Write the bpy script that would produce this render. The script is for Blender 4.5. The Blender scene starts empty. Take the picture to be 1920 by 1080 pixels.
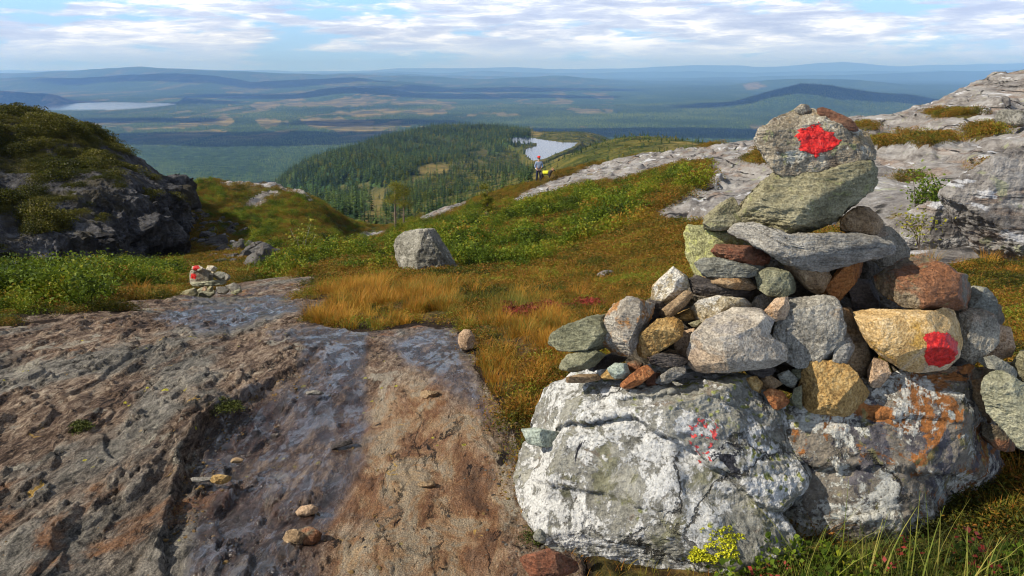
import bpy, math, random
import numpy as np
from mathutils import Vector, Matrix, Euler
C = bpy.context.scene.collection
SC = bpy.context.scene
random.seed(4); RNG = np.random.default_rng(4)
# ------------------------------------------------------------ camera, sky, sun, exposure
FPX = 1450.0; CAMZ = 1.5
PITCH = math.atan(405 / FPX)
cp, sp_ = math.cos(PITCH), math.sin(PITCH)
cam = bpy.data.cameras.new('camera'); camo = bpy.data.objects.new('camera', cam); C.objects.link(camo)
cam.lens = 36 * FPX / 1920; cam.sensor_width = 36; cam.clip_start = 0.05; cam.clip_end = 200000
camo.location = (0, 0, CAMZ); camo.rotation_euler = (math.pi/2 - PITCH, 0, 0)
SC.camera = camo
SUN_EL, SUN_AZ = 38.0, -106.0      # azimuth clockwise from +Y (forward): left and a little behind
se, sa = math.radians(SUN_EL), math.radians(SUN_AZ)
SDIR = np.array([math.cos(se)*math.sin(sa), math.cos(se)*math.cos(sa), math.sin(se)])
sun = bpy.data.lights.new('sun', 'SUN'); suno = bpy.data.objects.new('sun', sun); C.objects.link(suno)
sun.energy = 5.0; sun.angle = math.radians(0.5); sun.color = (1.0, 0.94, 0.84)
suno.rotation_euler = Vector((-SDIR[0], -SDIR[1], -SDIR[2])).to_track_quat('-Z', 'Y').to_euler()
SC.view_settings.view_transform = 'Standard'; SC.view_settings.look = 'None'
SC.view_settings.exposure = 0.50; SC.view_settings.gamma = 1
SC.view_settings.use_curve_mapping = False
SC.cycles.use_denoising = True; SC.cycles.pixel_filter_type = 'BLACKMAN_HARRIS'; SC.cycles.filter_width = 1.1
SC.cycles.max_bounces = 6; SC.cycles.volume_bounces = 2; SC.cycles.transparent_max_bounces = 8

# ------------------------------------------------------------ node helpers
class NT:
    def __init__(s, tree): s.t = tree; s.n = tree.nodes; s.l = tree.links
    def node(s, kind, ins=None, **kw):
        n = s.n.new(kind)
        for k, v in kw.items(): setattr(n, k, v)
        for k, v in (ins or {}).items(): s.put(n.inputs[k], v)
        return n
    def put(s, sock, v):
        if isinstance(v, bpy.types.NodeSocket): s.l.new(v, sock)
        elif v is not None:
            if isinstance(v, (tuple, list)) and len(v) == 3 and sock.type == 'RGBA': v = (*v, 1)
            sock.default_value = v
    def math(s, op, a, b=None, c=None, clamp=False):
        n = s.n.new('ShaderNodeMath'); n.operation = op; n.use_clamp = clamp
        s.put(n.inputs[0], a); s.put(n.inputs[1], b); s.put(n.inputs[2], c); return n.outputs[0]
    def noise(s, vec, scale, detail=5, rough=0.55, dist=0.0):
        n = s.node('ShaderNodeTexNoise', {'Vector': vec, 'Scale': scale, 'Detail': detail, 'Roughness': rough, 'Distortion': dist})
        return n.outputs['Fac']
    def vor(s, vec, scale, feature='F1', out='Distance'):
        n = s.node('ShaderNodeTexVoronoi', {'Vector': vec, 'Scale': scale}, feature=feature); return n.outputs[out]
    def map(s, vec, scale=(1,1,1), rot=(0,0,0), loc=(0,0,0)):
        n = s.node('ShaderNodeMapping', {'Vector': vec, 'Scale': scale, 'Rotation': rot, 'Location': loc}); return n.outputs[0]
    def ramp(s, fac, stops):
        n = s.node('ShaderNodeValToRGB', {'Fac': fac}); e = n.color_ramp.elements
        while len(e) < len(stops): e.new(0.5)
        for el, (p, c) in zip(e, stops):
            el.position = p
            c = (c, c, c) if isinstance(c, (int, float)) else c
            el.color = (*c, 1)
        return n.outputs[0]
    def step(s, fac, a, b):
        n = s.node('ShaderNodeMapRange', {'Value': fac, 'From Min': a, 'From Max': b}, interpolation_type='SMOOTHSTEP')
        return n.outputs[0]
    def mix(s, fac, a, b, mode='MIX'):
        n = s.n.new('ShaderNodeMix'); n.data_type = 'RGBA'; n.blend_type = mode
        s.put(n.inputs[0], fac); s.put(n.inputs[6], a); s.put(n.inputs[7], b); return n.outputs[2]
    def attr(s, name): return s.node('ShaderNodeAttribute', attribute_name=name).outputs['Fac']
    def bump(s, h, strength=0.5, dist=0.01, normal=None):
        return s.node('ShaderNodeBump', {'Height': h, 'Strength': strength, 'Distance': dist, 'Normal': normal}).outputs[0]

def new_mat(name):
    m = bpy.data.materials.new(name); m.use_nodes = True
    t = NT(m.node_tree); t.n.clear()
    out = t.node('ShaderNodeOutputMaterial'); b = t.node('ShaderNodeBsdfPrincipled')
    t.l.new(b.outputs[0], out.inputs[0])
    b.inputs['Specular IOR Level'].default_value = 0.35
    return m, t, b

w = bpy.data.worlds.new('World'); SC.world = w; w.use_nodes = True
t = NT(w.node_tree); t.n.clear()
sky = t.node('ShaderNodeTexSky', sky_type='NISHITA', sun_disc=False, sun_elevation=se, sun_rotation=sa % (2*math.pi))
sky.air_density = 1.3; sky.dust_density = 0.5; sky.ozone_density = 2.0
SKY_STR = 0.12
tc = t.node('ShaderNodeTexCoord').outputs['Generated']
v1 = t.map(tc, (3.4, 3.4, 17.0))
big = t.noise(v1, 1.3, 9, 0.6, 0.25)
v2 = t.map(tc, (6, 6, 44.0), loc=(3.1, 1.2, 0.4))
strk = t.noise(v2, 1.6, 8, 0.62, 0.2)
cover = t.math('ADD', t.math('MULTIPLY', big, 0.6), t.math('MULTIPLY', strk, 0.4))
mask = t.step(cover, 0.425, 0.49)
shade = t.noise(t.map(tc, (5, 5, 36.0), loc=(7, 2, 5)), 2.4, 10, 0.68, 0.2)
ccol = t.ramp(shade, [(0.36, (0.44, 0.50, 0.68)), (0.47, (0.58, 0.64, 0.80)), (0.55, (0.82, 0.86, 0.96)), (0.62, (1.10, 1.12, 1.14))])
sepz = t.node('ShaderNodeSeparateXYZ', {0: tc}).outputs[2]
low = t.step(sepz, 0.0, 0.045)           # thinner, paler cloud towards the horizon
ccol = t.mix(low, (0.70, 0.80, 1.02), ccol)
mask = t.math('MULTIPLY', mask, t.math('ADD', 0.72, t.math('MULTIPLY', low, 0.28)))
blue = t.mix(0.8, t.mix(1.0, sky.outputs[0], (SKY_STR,)*3, 'MULTIPLY'), (0.30, 0.60, 1.02))
colr = t.mix(mask, blue, ccol)
colr = t.mix(t.step(sepz, 0.10, 0.40), colr, t.mix(t.step(t.noise(tc, 2.2, 7, .6), .42, .58), (0.15, 0.20, 0.29), (0.30, 0.31, 0.33)))   # overhead, unseen: darkened for deeper shadows, blue gaps between grey cloud
bg = t.node('ShaderNodeBackground', {'Color': colr, 'Strength': 1.0})
t.l.new(bg.outputs[0], t.node('ShaderNodeOutputWorld').inputs[0])

# ------------------------------------------------------------ geometry helpers
def tt(py):
    dy = (540 - np.asarray(py, float)) / FPX
    return (-sp_ + dy*cp) / (cp + dy*sp_)
def ss(px, py):
    dy = (540 - np.asarray(py, float)) / FPX
    return (np.asarray(px, float) - 960) / FPX / (cp + dy*sp_)
def W(px, py, Y): return np.stack([ss(px, py)*Y, np.asarray(Y, float)+0*np.asarray(px, float), CAMZ + Y*tt(py)], -1)
def proj(P):
    x, y, z = P[..., 0], P[..., 1], P[..., 2] - CAMZ
    d = y*cp - z*sp_; u = y*sp_ + z*cp
    d = np.maximum(d, 1e-3)
    return 960 + FPX*x/d, 540 - FPX*u/d
def sstep(x, a, b):
    k = np.clip((x-a)/(b-a), 0, 1); return k*k*(3-2*k)

def _h(ix, iy, iz, seed):
    h = (ix*np.uint32(374761393) + iy*np.uint32(668265263) + iz*np.uint32(2147483647 & 1274126177) + np.uint32(seed*144665))
    h = (h ^ (h >> np.uint32(13))) * np.uint32(1274126177)
    return h ^ (h >> np.uint32(16))
def vnoise(P, seed=0):
    P = np.asarray(P, np.float32); out = np.empty(len(P), np.float32)
    for a in range(0, len(P), 200000):
        p = P[a:a+200000]; f = np.floor(p); d = p - f
        i = f.astype(np.int64).astype(np.uint32); u = d*d*d*(d*(d*6-15)+10); r = 0
        with np.errstate(over='ignore'):
            for cx in (0, 1):
                for cy in (0, 1):
                    for cz in (0, 1):
                        h = _h(i[:, 0]+np.uint32(cx), i[:, 1]+np.uint32(cy), i[:, 2]+np.uint32(cz), seed)
                        gx = ((h & np.uint32(255)).astype(np.float32)/127.5-1); gy = (((h >> np.uint32(8)) & np.uint32(255)).astype(np.float32)/127.5-1)
                        gz = (((h >> np.uint32(16)) & np.uint32(255)).astype(np.float32)/127.5-1)
                        g = gx*(d[:, 0]-cx)+gy*(d[:, 1]-cy)+gz*(d[:, 2]-cz)
                        wgt = (u[:, 0] if cx else 1-u[:, 0])*(u[:, 1] if cy else 1-u[:, 1])*(u[:, 2] if cz else 1-u[:, 2])
                        r = r + g*wgt
        out[a:a+200000] = r
    return out
def fbm(P, oct=4, gain=0.5, seed=0, ridged=False, lac=2.05):
    P = np.asarray(P, np.float32); r = np.zeros(len(P), np.float32); a = 1.0; f = 1.0
    for o in range(oct):
        n = vnoise(P*f + o*17.3, seed+o)
        r += a*((0.5-np.abs(n)*1.6) if ridged else n); a *= gain; f *= lac
    return r
def v3(x, y, z=None):
    return np.stack([x, y, np.zeros_like(x) if z is None else z], -1)

def mesh_obj(name, V, F, mat, parent=None, attrs=None, smooth=True, uv=None):
    V = np.asarray(V, np.float32); F = np.asarray(F, np.int32)
    me = bpy.data.meshes.new(name); k = F.shape[1]
    me.vertices.add(len(V)); me.vertices.foreach_set('co', V.ravel())
    me.loops.add(F.size); me.loops.foreach_set('vertex_index', F.ravel())
    me.polygons.add(len(F)); me.polygons.foreach_set('loop_start', np.arange(0, F.size, k, dtype=np.int32))
    try: me.polygons.foreach_set('loop_total', np.full(len(F), k, np.int32))
    except Exception: pass
    me.update(calc_edges=True)
    if smooth: me.shade_smooth()
    for a, v in (attrs or {}).items():
        at = me.attributes.new(a, 'FLOAT', 'POINT'); at.data.foreach_set('value', np.asarray(v, np.float32))
    if mat: me.materials.append(mat)
    o = bpy.data.objects.new(name, me); C.objects.link(o)
    if parent: o.parent = parent
    return o
def tag(o, label=None, cat=None, group=None, kind=None):
    for k, v in (('label', label), ('category', cat), ('group', group), ('kind', kind)):
        if v: o[k] = v
    return o
def grid_faces(nr, nc):
    i = np.arange(nr*nc).reshape(nr, nc)
    return np.stack([i[:-1, :-1], i[:-1, 1:], i[1:, 1:], i[1:, :-1]], -1).reshape(-1, 4)
def submesh(name, V, F, sel, mat, attrs):
    F = F[sel]; u, inv = np.unique(F, return_inverse=True)
    return mesh_obj(name, V[u], inv.reshape(F.shape), mat, attrs={k: v[u] for k, v in attrs.items()})
def sdf(px, py, poly):
    """signed distance in pixels, positive inside"""
    poly = np.asarray(poly, float); d = np.full(px.shape, 1e9); inside = np.zeros(px.shape, bool)
    for a, b in zip(poly, np.roll(poly, -1, 0)):
        e = b-a; wx, wy = px-a[0], py-a[1]
        k = np.clip((wx*e[0]+wy*e[1])/max(e@e, 1e-9), 0, 1)
        d = np.minimum(d, (wx-k*e[0])**2+(wy-k*e[1])**2)
        cond = ((a[1] <= py) & (b[1] > py)) | ((b[1] <= py) & (a[1] > py))
        if abs(e[1]) > 1e-9:
            inside ^= cond & (px < a[0] + (py-a[1])*e[0]/e[1])
    return np.where(inside, 1, -1)*np.sqrt(d)

# ------------------------------------------------------------ terrain height field over (s = x/Y, ln Y)
CPT = []       # (s, lnY, t)
def cpx(*pts):
    for px, py, Y in pts: CPT.append((float(ss(px, py)), math.log(Y), float(tt(py))))
def cz(s, Y, z): CPT.append((s, math.log(Y), (z-CAMZ)/Y))
for s in (-1.4, -1, -.7, -.4, -.1, .2, .5, .8, 1.1, 1.4):
    cz(s, 0.8, 0.0); cz(s, 1.3, 0.0)
for px in (-500, -200, 100, 400, 700, 1000, 1300, 1600, 1900, 2200): cpx((px, 1080, 2.03))
cpx((1700, 1040, 2.12), (1900, 1030, 2.15), (1500, 1040, 2.1), (2200, 1000, 2.2))
cpx((-300, 900, 2.65), (0, 900, 2.68), (300, 900, 2.66), (600, 900, 2.66), (900, 900, 2.6), (1100, 880, 2.7), (1400, 800, 3.0), (1700, 760, 3.1), (2000, 800, 2.8),
    (-300, 750, 3.6), (0, 750, 3.55), (300, 750, 3.5), (600, 750, 3.45), (850, 750, 3.3), (1000, 700, 3.6),
    (-400, 640, 5.0), (0, 615, 5.3), (0, 660, 4.5), (250, 650, 4.6), (500, 640, 4.7), (700, 630, 4.75), (860, 640, 4.5), (1000, 630, 4.6), (1200, 620, 4.4), (1500, 640, 3.9), (1900, 640, 3.5), (2200, 640, 3.4),
    (150, 580, 6.3), (300, 590, 6.3), (450, 600, 6.0), (600, 610, 5.4), (560, 560, 8.0), (330, 557, 8.6), (400, 562, 9.2), (500, 530, 11.5), (640, 520, 11.3), (700, 570, 7.0), (800, 600, 5.6), (800, 545, 8.3), (800, 512, 11.3), (720, 520, 11),
    (900, 560, 7.3), (1000, 500, 11.5), (1000, 560, 7.2), (1200, 500, 9.0), (1200, 560, 6.0), (1400, 500, 7.0), (1600, 520, 5.5), (1750, 490, 5.6), (1900, 510, 5.3), (1900, 570, 4.1), (2200, 520, 5),
    (1100, 430, 18), (1000, 430, 22), (1000, 400, 30), (1000, 375, 40), (1000, 345, 55), (960, 378, 44), (1050, 325, 57), (1150, 301, 58), (1230, 284, 58), (1350, 272, 58), (1420, 264, 57),
    (900, 374, 62), (850, 388, 62), (800, 402, 58), (760, 436, 45), (700, 450, 45), (650, 462, 40), (850, 440, 26), (900, 480, 15), (760, 470, 22), (650, 490, 19), (600, 500, 18), (560, 510, 16), (700, 500, 15),
    (1200, 430, 15.5), (1200, 370, 26), (1200, 330, 38), (1300, 420, 11.5), (1300, 370, 18), (1300, 320, 30), (1400, 330, 22), (1400, 300, 33), (1450, 400, 11.5),
    (1500, 248, 50), (1550, 228, 48), (1640, 212, 45), (1720, 205, 44), (1740, 192, 45), (1800, 166, 45), (1860, 142, 46), (1920, 126, 47), (2100, 100, 48), (2300, 80, 50),
    (1700, 300, 17), (1700, 250, 28), (1900, 250, 22), (1850, 215, 31), (1950, 190, 34), (1600, 340, 13), (1700, 400, 9), (1800, 330, 12), (1900, 330, 10), (1900, 420, 7), (1800, 440, 7), (1600, 430, 8), (2150, 300, 11), (2150, 200, 25))
# left bank, knoll, gully
cpx((-300, 580, 7), (0, 585, 6.6), (0, 560, 9), (0, 535, 16), (150, 555, 9.5), (200, 525, 18), (300, 525, 17), (330, 520, 24), (-300, 540, 16), (-300, 540, 24), (400, 535, 15), (350, 545, 12),
    (450, 525, 18), (480, 530, 20), (520, 520, 22), (430, 500, 28), (360, 480, 33), (500, 480, 33), (600, 478, 34), (450, 445, 40), (400, 400, 49), (360, 400, 47), (550, 430, 44), (600, 450, 40), (620, 462, 42), (370, 348, 62), (430, 338, 64), (500, 343, 65), (560, 354, 65), (585, 372, 60), (600, 400, 54), (500, 400, 52), (450, 370, 57),
    (430, 400, 85), (550, 440, 90), (360, 400, 85), (300, 400, 85), (100, 480, 60), (100, 400, 90))
for s in (-1.4, -1, -.7): cz(s, 30, -6.5); cz(s, 60, -16); cz(s, 120, -40)
cpx((385, 345, 60), (385, 343, 66), (340, 350, 64), (385, 375, 54), (340, 380, 54), (385, 400, 90), (330, 440, 42))
for px in (-300, 0, 200, 350, 430, 500):
    s = float(ss(px, 350)); cz(s, 200, -80); cz(s, 500, -180); cz(s, 1200, -270)
# mid ground and forest hill
cpx((650, 475, 55), (620, 440, 110), (590, 425, 180), (640, 380, 330), (560, 380, 350), (700, 450, 90), (760, 445, 90), (700, 410, 200), (750, 420, 140), (850, 415, 90), (850, 400, 200), (950, 395, 90), (900, 360, 320), (800, 370, 400),
    (700, 340, 560), (620, 340, 620), (560, 350, 650), (750, 300, 820), (850, 275, 1050), (900, 300, 800), (900, 330, 560), (1000, 375, 90), (1000, 365, 200), (1000, 342, 420), (950, 350, 430), (980, 320, 640),
    (525, 338, 850), (600, 306, 1000), (700, 264, 1150), (800, 241, 1300), (860, 239, 1400), (940, 243, 1450), (1000, 251, 1450), (1060, 252, 1350),
    (1050, 345, 90), (1050, 318, 130), (1060, 305, 220), (1100, 280, 260), (1080, 285, 500), (1100, 252, 1100), (1150, 262, 330), (1100, 247, 1500), (1200, 264, 350), (1280, 268, 300), (1340, 271, 260), (1200, 320, 90), (1200, 295, 150), (1350, 300, 80), (1300, 290, 120))
for px, py in ((1500, 290), (1640, 280), (1740, 260), (1850, 240), (1950, 230), (2200, 220)): cpx((px, py, 75)); cpx((px, 300, 200))
for s in (.35, .5, .7, 1, 1.4): cz(s, 500, -140); cz(s, 1200, -240)
for s in (.1, .22): cz(s, 700, -120); 
for s in np.linspace(-1.5, 1.5, 11): cz(float(s), 2300, -300); cz(float(s), 3300, -300)
CP = np.array(CPT); KS = 2.6
X_ = CP[:, :2]*np.array([KS, 1]); A_ = np.sqrt(((X_[:, None]-X_[None])**2).sum(-1) + 0.0016)
n_ = len(CP); A_ += np.eye(n_)*-0.004
M_ = np.zeros((n_+3, n_+3)); M_[:n_, :n_] = A_; M_[:n_, n_] = 1; M_[:n_, n_+1:] = X_; M_[n_, :n_] = 1; M_[n_+1:, :n_] = X_.T
sol_ = np.linalg.solve(M_, np.concatenate([CP[:, 2], [0, 0, 0]]))
GS = np.linspace(-1.7, 1.7, 205); GL = np.linspace(math.log(0.7), math.log(3400), 360)
gs, gl = np.meshgrid(GS, GL); gp = np.stack([gs.ravel()*KS, gl.ravel()], -1)
GT = np.concatenate([np.sqrt(((gp[a:a+4000, None]-X_[None])**2).sum(-1)+0.0016)@sol_[:n_] + sol_[n_] + gp[a:a+4000]@sol_[n_+1:] for a in range(0, len(gp), 4000)]).reshape(gs.shape)
def base_t(s, L):
    fs = np.clip((s-GS[0])/(GS[1]-GS[0]), 0, len(GS)-1.001); fl = np.clip((L-GL[0])/(GL[1]-GL[0]), 0, len(GL)-1.001)
    i = fs.astype(int); j = fl.astype(int); a = fs-i; b = fl-j
    return (GT[j, i]*(1-a)+GT[j, i+1]*a)*(1-b) + (GT[j+1, i]*(1-a)+GT[j+1, i+1]*a)*b
# far ridges: (distance, width, [(px, py)...])
RIDGES = [
 (7600, 700, [(-400, 172), (0, 168), (100, 166), (160, 176), (210, 188), (260, 178), (330, 180), (400, 190), (460, 196)]),
 (9500, 1500, [(450, 196), (530, 182), (600, 168), (660, 163), (720, 168), (800, 178), (880, 190), (960, 200), (1040, 208)]),
 (6800, 1000, [(1200, 222), (1300, 208), (1380, 192), (1440, 172), (1500, 158), (1560, 161), (1630, 173), (1700, 180), (1800, 195), (1950, 215)]),
 (14000, 2000, [(980, 180), (1060, 176), (1180, 178), (1260, 172), (1330, 166), (1440, 152), (1500, 147), (1600, 151), (1700, 157), (1850, 160), (2200, 160)]),
 (13500, 2200, [(-300, 155), (0, 148), (80, 145), (150, 147), (240, 140), (330, 138), (400, 142), (470, 155), (560, 150), (660, 147), (760, 155), (860, 163)]),
 (10800, 800, [(240, 176), (330, 168), (420, 168), (500, 174), (570, 186)]), (10500, 700, [(800, 190), (880, 183), (980, 181), (1080, 188), (1180, 194)]),
 (16000, 1000, [(840, 160), (950, 154), (1080, 158), (1180, 163), (1300, 160)]), (21000, 1400, [(1000, 154), (1120, 150), (1250, 153), (1350, 150), (1450, 155)]), (31000, 2200, [(560, 139), (700, 135), (820, 137), (950, 134), (1100, 137), (1300, 134), (1450, 136), (1650, 132), (1900, 134)]),
 (18000, 2500, [(-300, 140), (0, 138), (120, 134), (200, 128), (270, 126), (340, 128), (420, 133), (520, 138), (600, 140), (640, 137), (720, 143), (800, 143), (900, 148), (1000, 144), (1060, 141), (1130, 149), (1250, 158)]),
 (24000, 2500, [(450, 148), (640, 136), (760, 142), (900, 141), (1050, 147), (1200, 149), (1400, 145), (1550, 140), (1640, 138), (1720, 137), (1800, 133), (1900, 132), (2200, 130)]),
 (42000, 5000, [(-400, 134), (300, 131), (560, 134), (700, 132), (840, 128), (960, 127), (1080, 130), (1200, 127), (1300, 123), (1420, 125), (1580, 119), (1700, 124), (1850, 119), (2200, 121)]),
]
LAKE = [(-60, 200), (60, 196.5), (110, 196), (160, 192.5), (225, 191.5), (300, 193), (342, 195), (330, 199), (280, 203), (200, 207), (150, 208.5), (60, 209), (-60, 209)]
SPECK = [[(150, 182.2), (178, 181), (200, 183), (175, 184.6)], [(1232, 154), (1262, 152.5), (1268, 155), (1240, 156)], [(1320, 158.5), (1370, 157.5), (1380, 160), (1330, 160.5)], [(1220, 170), (1244, 169), (1246, 171), (1225, 171.5)]]
TARN = [(948, 262), (958, 258), (985, 257), (1005, 260), (1030, 264), (1052, 267.5), (1084, 267.5), (1072, 276), (1050, 285), (1020, 298), (1000, 301), (988, 292), (983, 281), (992, 277), (1008, 274), (1006, 268), (985, 270), (965, 268)]
TZ = -85.0; LZ = -300.0
def far_h(s, Y):
    x = s*Y; P = v3(x, Y)
    z = -298.0 + 45*sstep(Y, 7600, 14000)*np.maximum(fbm(P*np.array([1, .6, 1])/3800, 5, .55, 12, True), 0) + 9*fbm(P/900, 4, .55, 11) + 2.0*np.abs(fbm(P/260, 2, .5, 21)) + np.maximum(0, (Y-5200))*0.004
    wob = 1.0 + 0.25*fbm(P/2500, 3, .5, 31)
    for D, wd, pts in RIDGES:
        p = np.array(pts, float); sx = ss(p[:, 0], p[:, 1]); zz = D*tt(p[:, 1]) + CAMZ
        top = np.interp(s, sx, zz, left=-330, right=-330)
        ed = sstep(s, sx[0]-.02, sx[0]+.03)*(1-sstep(s, sx[-1]-.03, sx[-1]+.02))
        top = -330 + (top+330)*ed
        k = np.exp(-np.abs((Y-D)/(wd*wob))**2.0)
        cand = -330 + (top+330)*k + (D/18000)*60*fbm(P/(D*.09), 4, .5, int(D) % 97)*k
        z = np.logaddexp(z/12, cand/12)*12
    return z
def terrain_z(s, Y, detail=True):
    L = np.log(Y); z = CAMZ + Y*base_t(s, L); P = v3(s*Y, Y)
    k = sstep(L, math.log(1700), math.log(2500))
    if (k > 0).any():
        m = k > 0; z[m] = z[m]*(1-k[m]) + far_h(s[m], Y[m])*k[m]
    if detail:
        near = 1-k
        z = z + near*sstep(Y, 70, 300)*(2.5*fbm(P/60, 3, .5, 5))*(1-0.0*k)
        z = z + sstep(Y, 6, 20)*(1-sstep(Y, 70, 140))*0.25*fbm(P/3.0, 4, .5, 6)
    m = (Y > 600) & (Y < 1500)
    if m.any():
        qx, qy = proj(v3((s*Y)[m], Y[m], np.full(m.sum(), TZ)))
        d = sdf(qx, qy, TARN) + 1.2*fbm(v3((s*Y)[m], Y[m])/35, 2, .5, 3)
        zz = z[m]; bank = TZ + 0.3 + np.maximum(-d, 0)*0.25
        nearb = sstep(-d, 14, 3)
        zz = np.where(d > 0, TZ-1.5, np.where(-d < 14, zz*(1-nearb)+np.minimum(zz, bank)*nearb, zz))
        zz = np.where((d <= 0) & (d > -7) & (zz < TZ+.3), TZ+.3, zz); z[m] = zz
    m = (Y > 5500) & (Y < 10500)
    if m.any():
        qx, qy = proj(v3((s*Y)[m], Y[m], np.full(m.sum(), LZ)))
        d = sdf(qx, qy*1.0, LAKE) + 0.7*fbm(v3((s*Y)[m], Y[m])/220, 2, .5, 8)
        zz = z[m]; zz = np.where(d > 0, LZ-3, np.where(-d < 3.5, LZ+1.2+(zz-LZ-1.2)*sstep(-d, 0, 3.5), zz)); z[m] = zz
    return z
def tz(x, y, detail=True):
    x = np.atleast_1d(np.asarray(x, float)); y = np.atleast_1d(np.asarray(y, float)); return terrain_z(x/y, y, detail)

# ------------------------------------------------------------ near-ground regions (where bare rock shows)
SLAB = [(-600, 1500), (-600, 655), (0, 612), (150, 583), (330, 556), (480, 524), (560, 519), (640, 517), (690, 520), (610, 536), (555, 556), (600, 574), (575, 600), (610, 615), (700, 621), (850, 622), (885, 655), (905, 720), (935, 765), (960, 800), (985, 900), (1080, 1040), (1150, 1500)]
GRAN = [[(960, 378), (1000, 352), (1050, 328), (1150, 297), (1230, 278), (1420, 255), (1500, 235), (1640, 195), (1740, 170), (1920, 105), (2400, 40), (2400, 480), (1950, 485), (1750, 492), (1680, 470), (1600, 440), (1450, 410), (1250, 422), (1222, 396), (1290, 365), (1335, 335), (1330, 305), (1230, 318), (1150, 343), (1050, 358), (975, 384)],
        [(775, 412), (820, 385), (885, 357), (900, 366), (860, 395), (800, 413)], [(660, 440), (700, 427), (735, 425), (720, 445), (690, 450)],
        [(412, 345), (425, 330), (470, 330), (520, 338), (585, 350), (590, 366), (540, 360), (510, 352), (470, 350)],
        [(465, 380), (480, 360), (510, 354), (530, 360), (500, 378), (480, 388)], [(550, 352), (590, 352), (598, 380), (575, 372)],
        [(1050, 305), (1062, 292), (1085, 280), (1090, 285), (1062, 310)], [(1120, 520), (1150, 505), (1165, 512), (1140, 528)],
        [(1015, 655), (1040, 640), (1060, 655), (1030, 665)]]
MOSS = [(1660, 268, 60, 6), (1700, 252, 30, 5), (1790, 214, 75, 9), (1840, 247, 55, 14), (1750, 262, 40, 8), (1600, 262, 35, 6), (1570, 250, 30, 5), (1500, 285, 40, 8), (1290, 330, 50, 18), (1440, 300, 50, 9), (1860, 330, 30, 26), (1700, 335, 30, 8), (1780, 372, 60, 8), (1450, 282, 30, 6), (1100, 352, 30, 5), (1620, 238, 35, 4)]
def rock_masks(P):
    px, py = proj(P); Y = P[:, 1]
    nz = fbm(v3(P[:, 0]/Y, np.log(Y)*.6)*14, 4, .55, 41)
    n2 = fbm(v3(P[:, 0], P[:, 1])*1.3, 3, .5, 42)
    slab = np.where(Y < 16, sdf(px, py, SLAB) + nz*18 + n2*34, -99)
    slab = np.maximum(slab, -99)
    g = np.full(len(px), -99.0)
    for q in GRAN:
        g = np.maximum(g, sdf(px, py, q))
    for mx, my, rx, ry in MOSS:
        rx, ry = rx*.72, ry*.75
        d = (1-np.sqrt(((px-mx-(py-my)*-1.2)/rx)**2+((py-my)/ry)**2))*(rx*.35)
        g = np.minimum(g, -d)
    g = g + nz*13
    g = np.where(Y > 4.5, g, -99)
    return slab, g
def heath_kind(P):
    """0..1 weights of green shrub cover and orange sedge on the unbared ground"""
    px, py = proj(P); Y = P[:, 1]
    n = fbm(P/np.array([1.6, 2.6, 2])/(1+Y[:, None]*.03), 4, .55, 51)
    G1 = [(480, 518), (620, 470), (700, 440), (800, 405), (900, 385), (1000, 370), (1100, 345), (1200, 325), (1280, 330), (1230, 390), (1180, 420), (1100, 460), (1000, 495), (960, 520), (860, 505), (740, 512), (600, 512)]
    G2 = [(-300, 640), (-300, 500), (60, 490), (340, 505), (340, 535), (180, 560), (0, 598)]
    G3 = [(340, 350), (430, 340), (600, 360), (640, 450), (640, 480), (500, 500), (420, 420)]
    g = np.maximum(np.maximum(sdf(px, py, G1), sdf(px, py, G2)), sdf(px, py, G3)) + n*50 + 12
    S1 = [(560, 612), (575, 572), (640, 545), (740, 530), (840, 555), (870, 605), (960, 565), (1060, 585), (1060, 640), (1010, 700), (985, 765), (940, 770), (905, 700), (885, 640), (840, 618)]
    S2 = [(420, 575), (520, 545), (620, 530), (560, 560), (470, 575)]
    o = np.maximum(sdf(px, py, S1), sdf(px, py, S2)) + n*60
    return sstep(g, -6, 14)*(Y > 5.5), sstep(o, -8, 12)*(Y < 14)
CRKL = np.array([(300, 1000), (330, 900), (345, 830), (400, 770), (480, 722), (560, 682), (640, 628), (700, 600)], float)
WET = [(470, 622), (600, 618), (690, 622), (700, 700), (690, 800), (640, 930), (600, 1000), (590, 1200), (300, 1200), (350, 930), (370, 830), (430, 760), (560, 690), (560, 650)]
WET2 = [(330, 575), (420, 560), (560, 560), (560, 590), (420, 610), (370, 625), (300, 600)]
WET3 = [(690, 625), (860, 625), (900, 700), (930, 800), (860, 760), (780, 700)]
RUST = [(600, 1080), (650, 900), (640, 760), (700, 680), (800, 700), (930, 800), (960, 900), (1000, 1080)]
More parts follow.
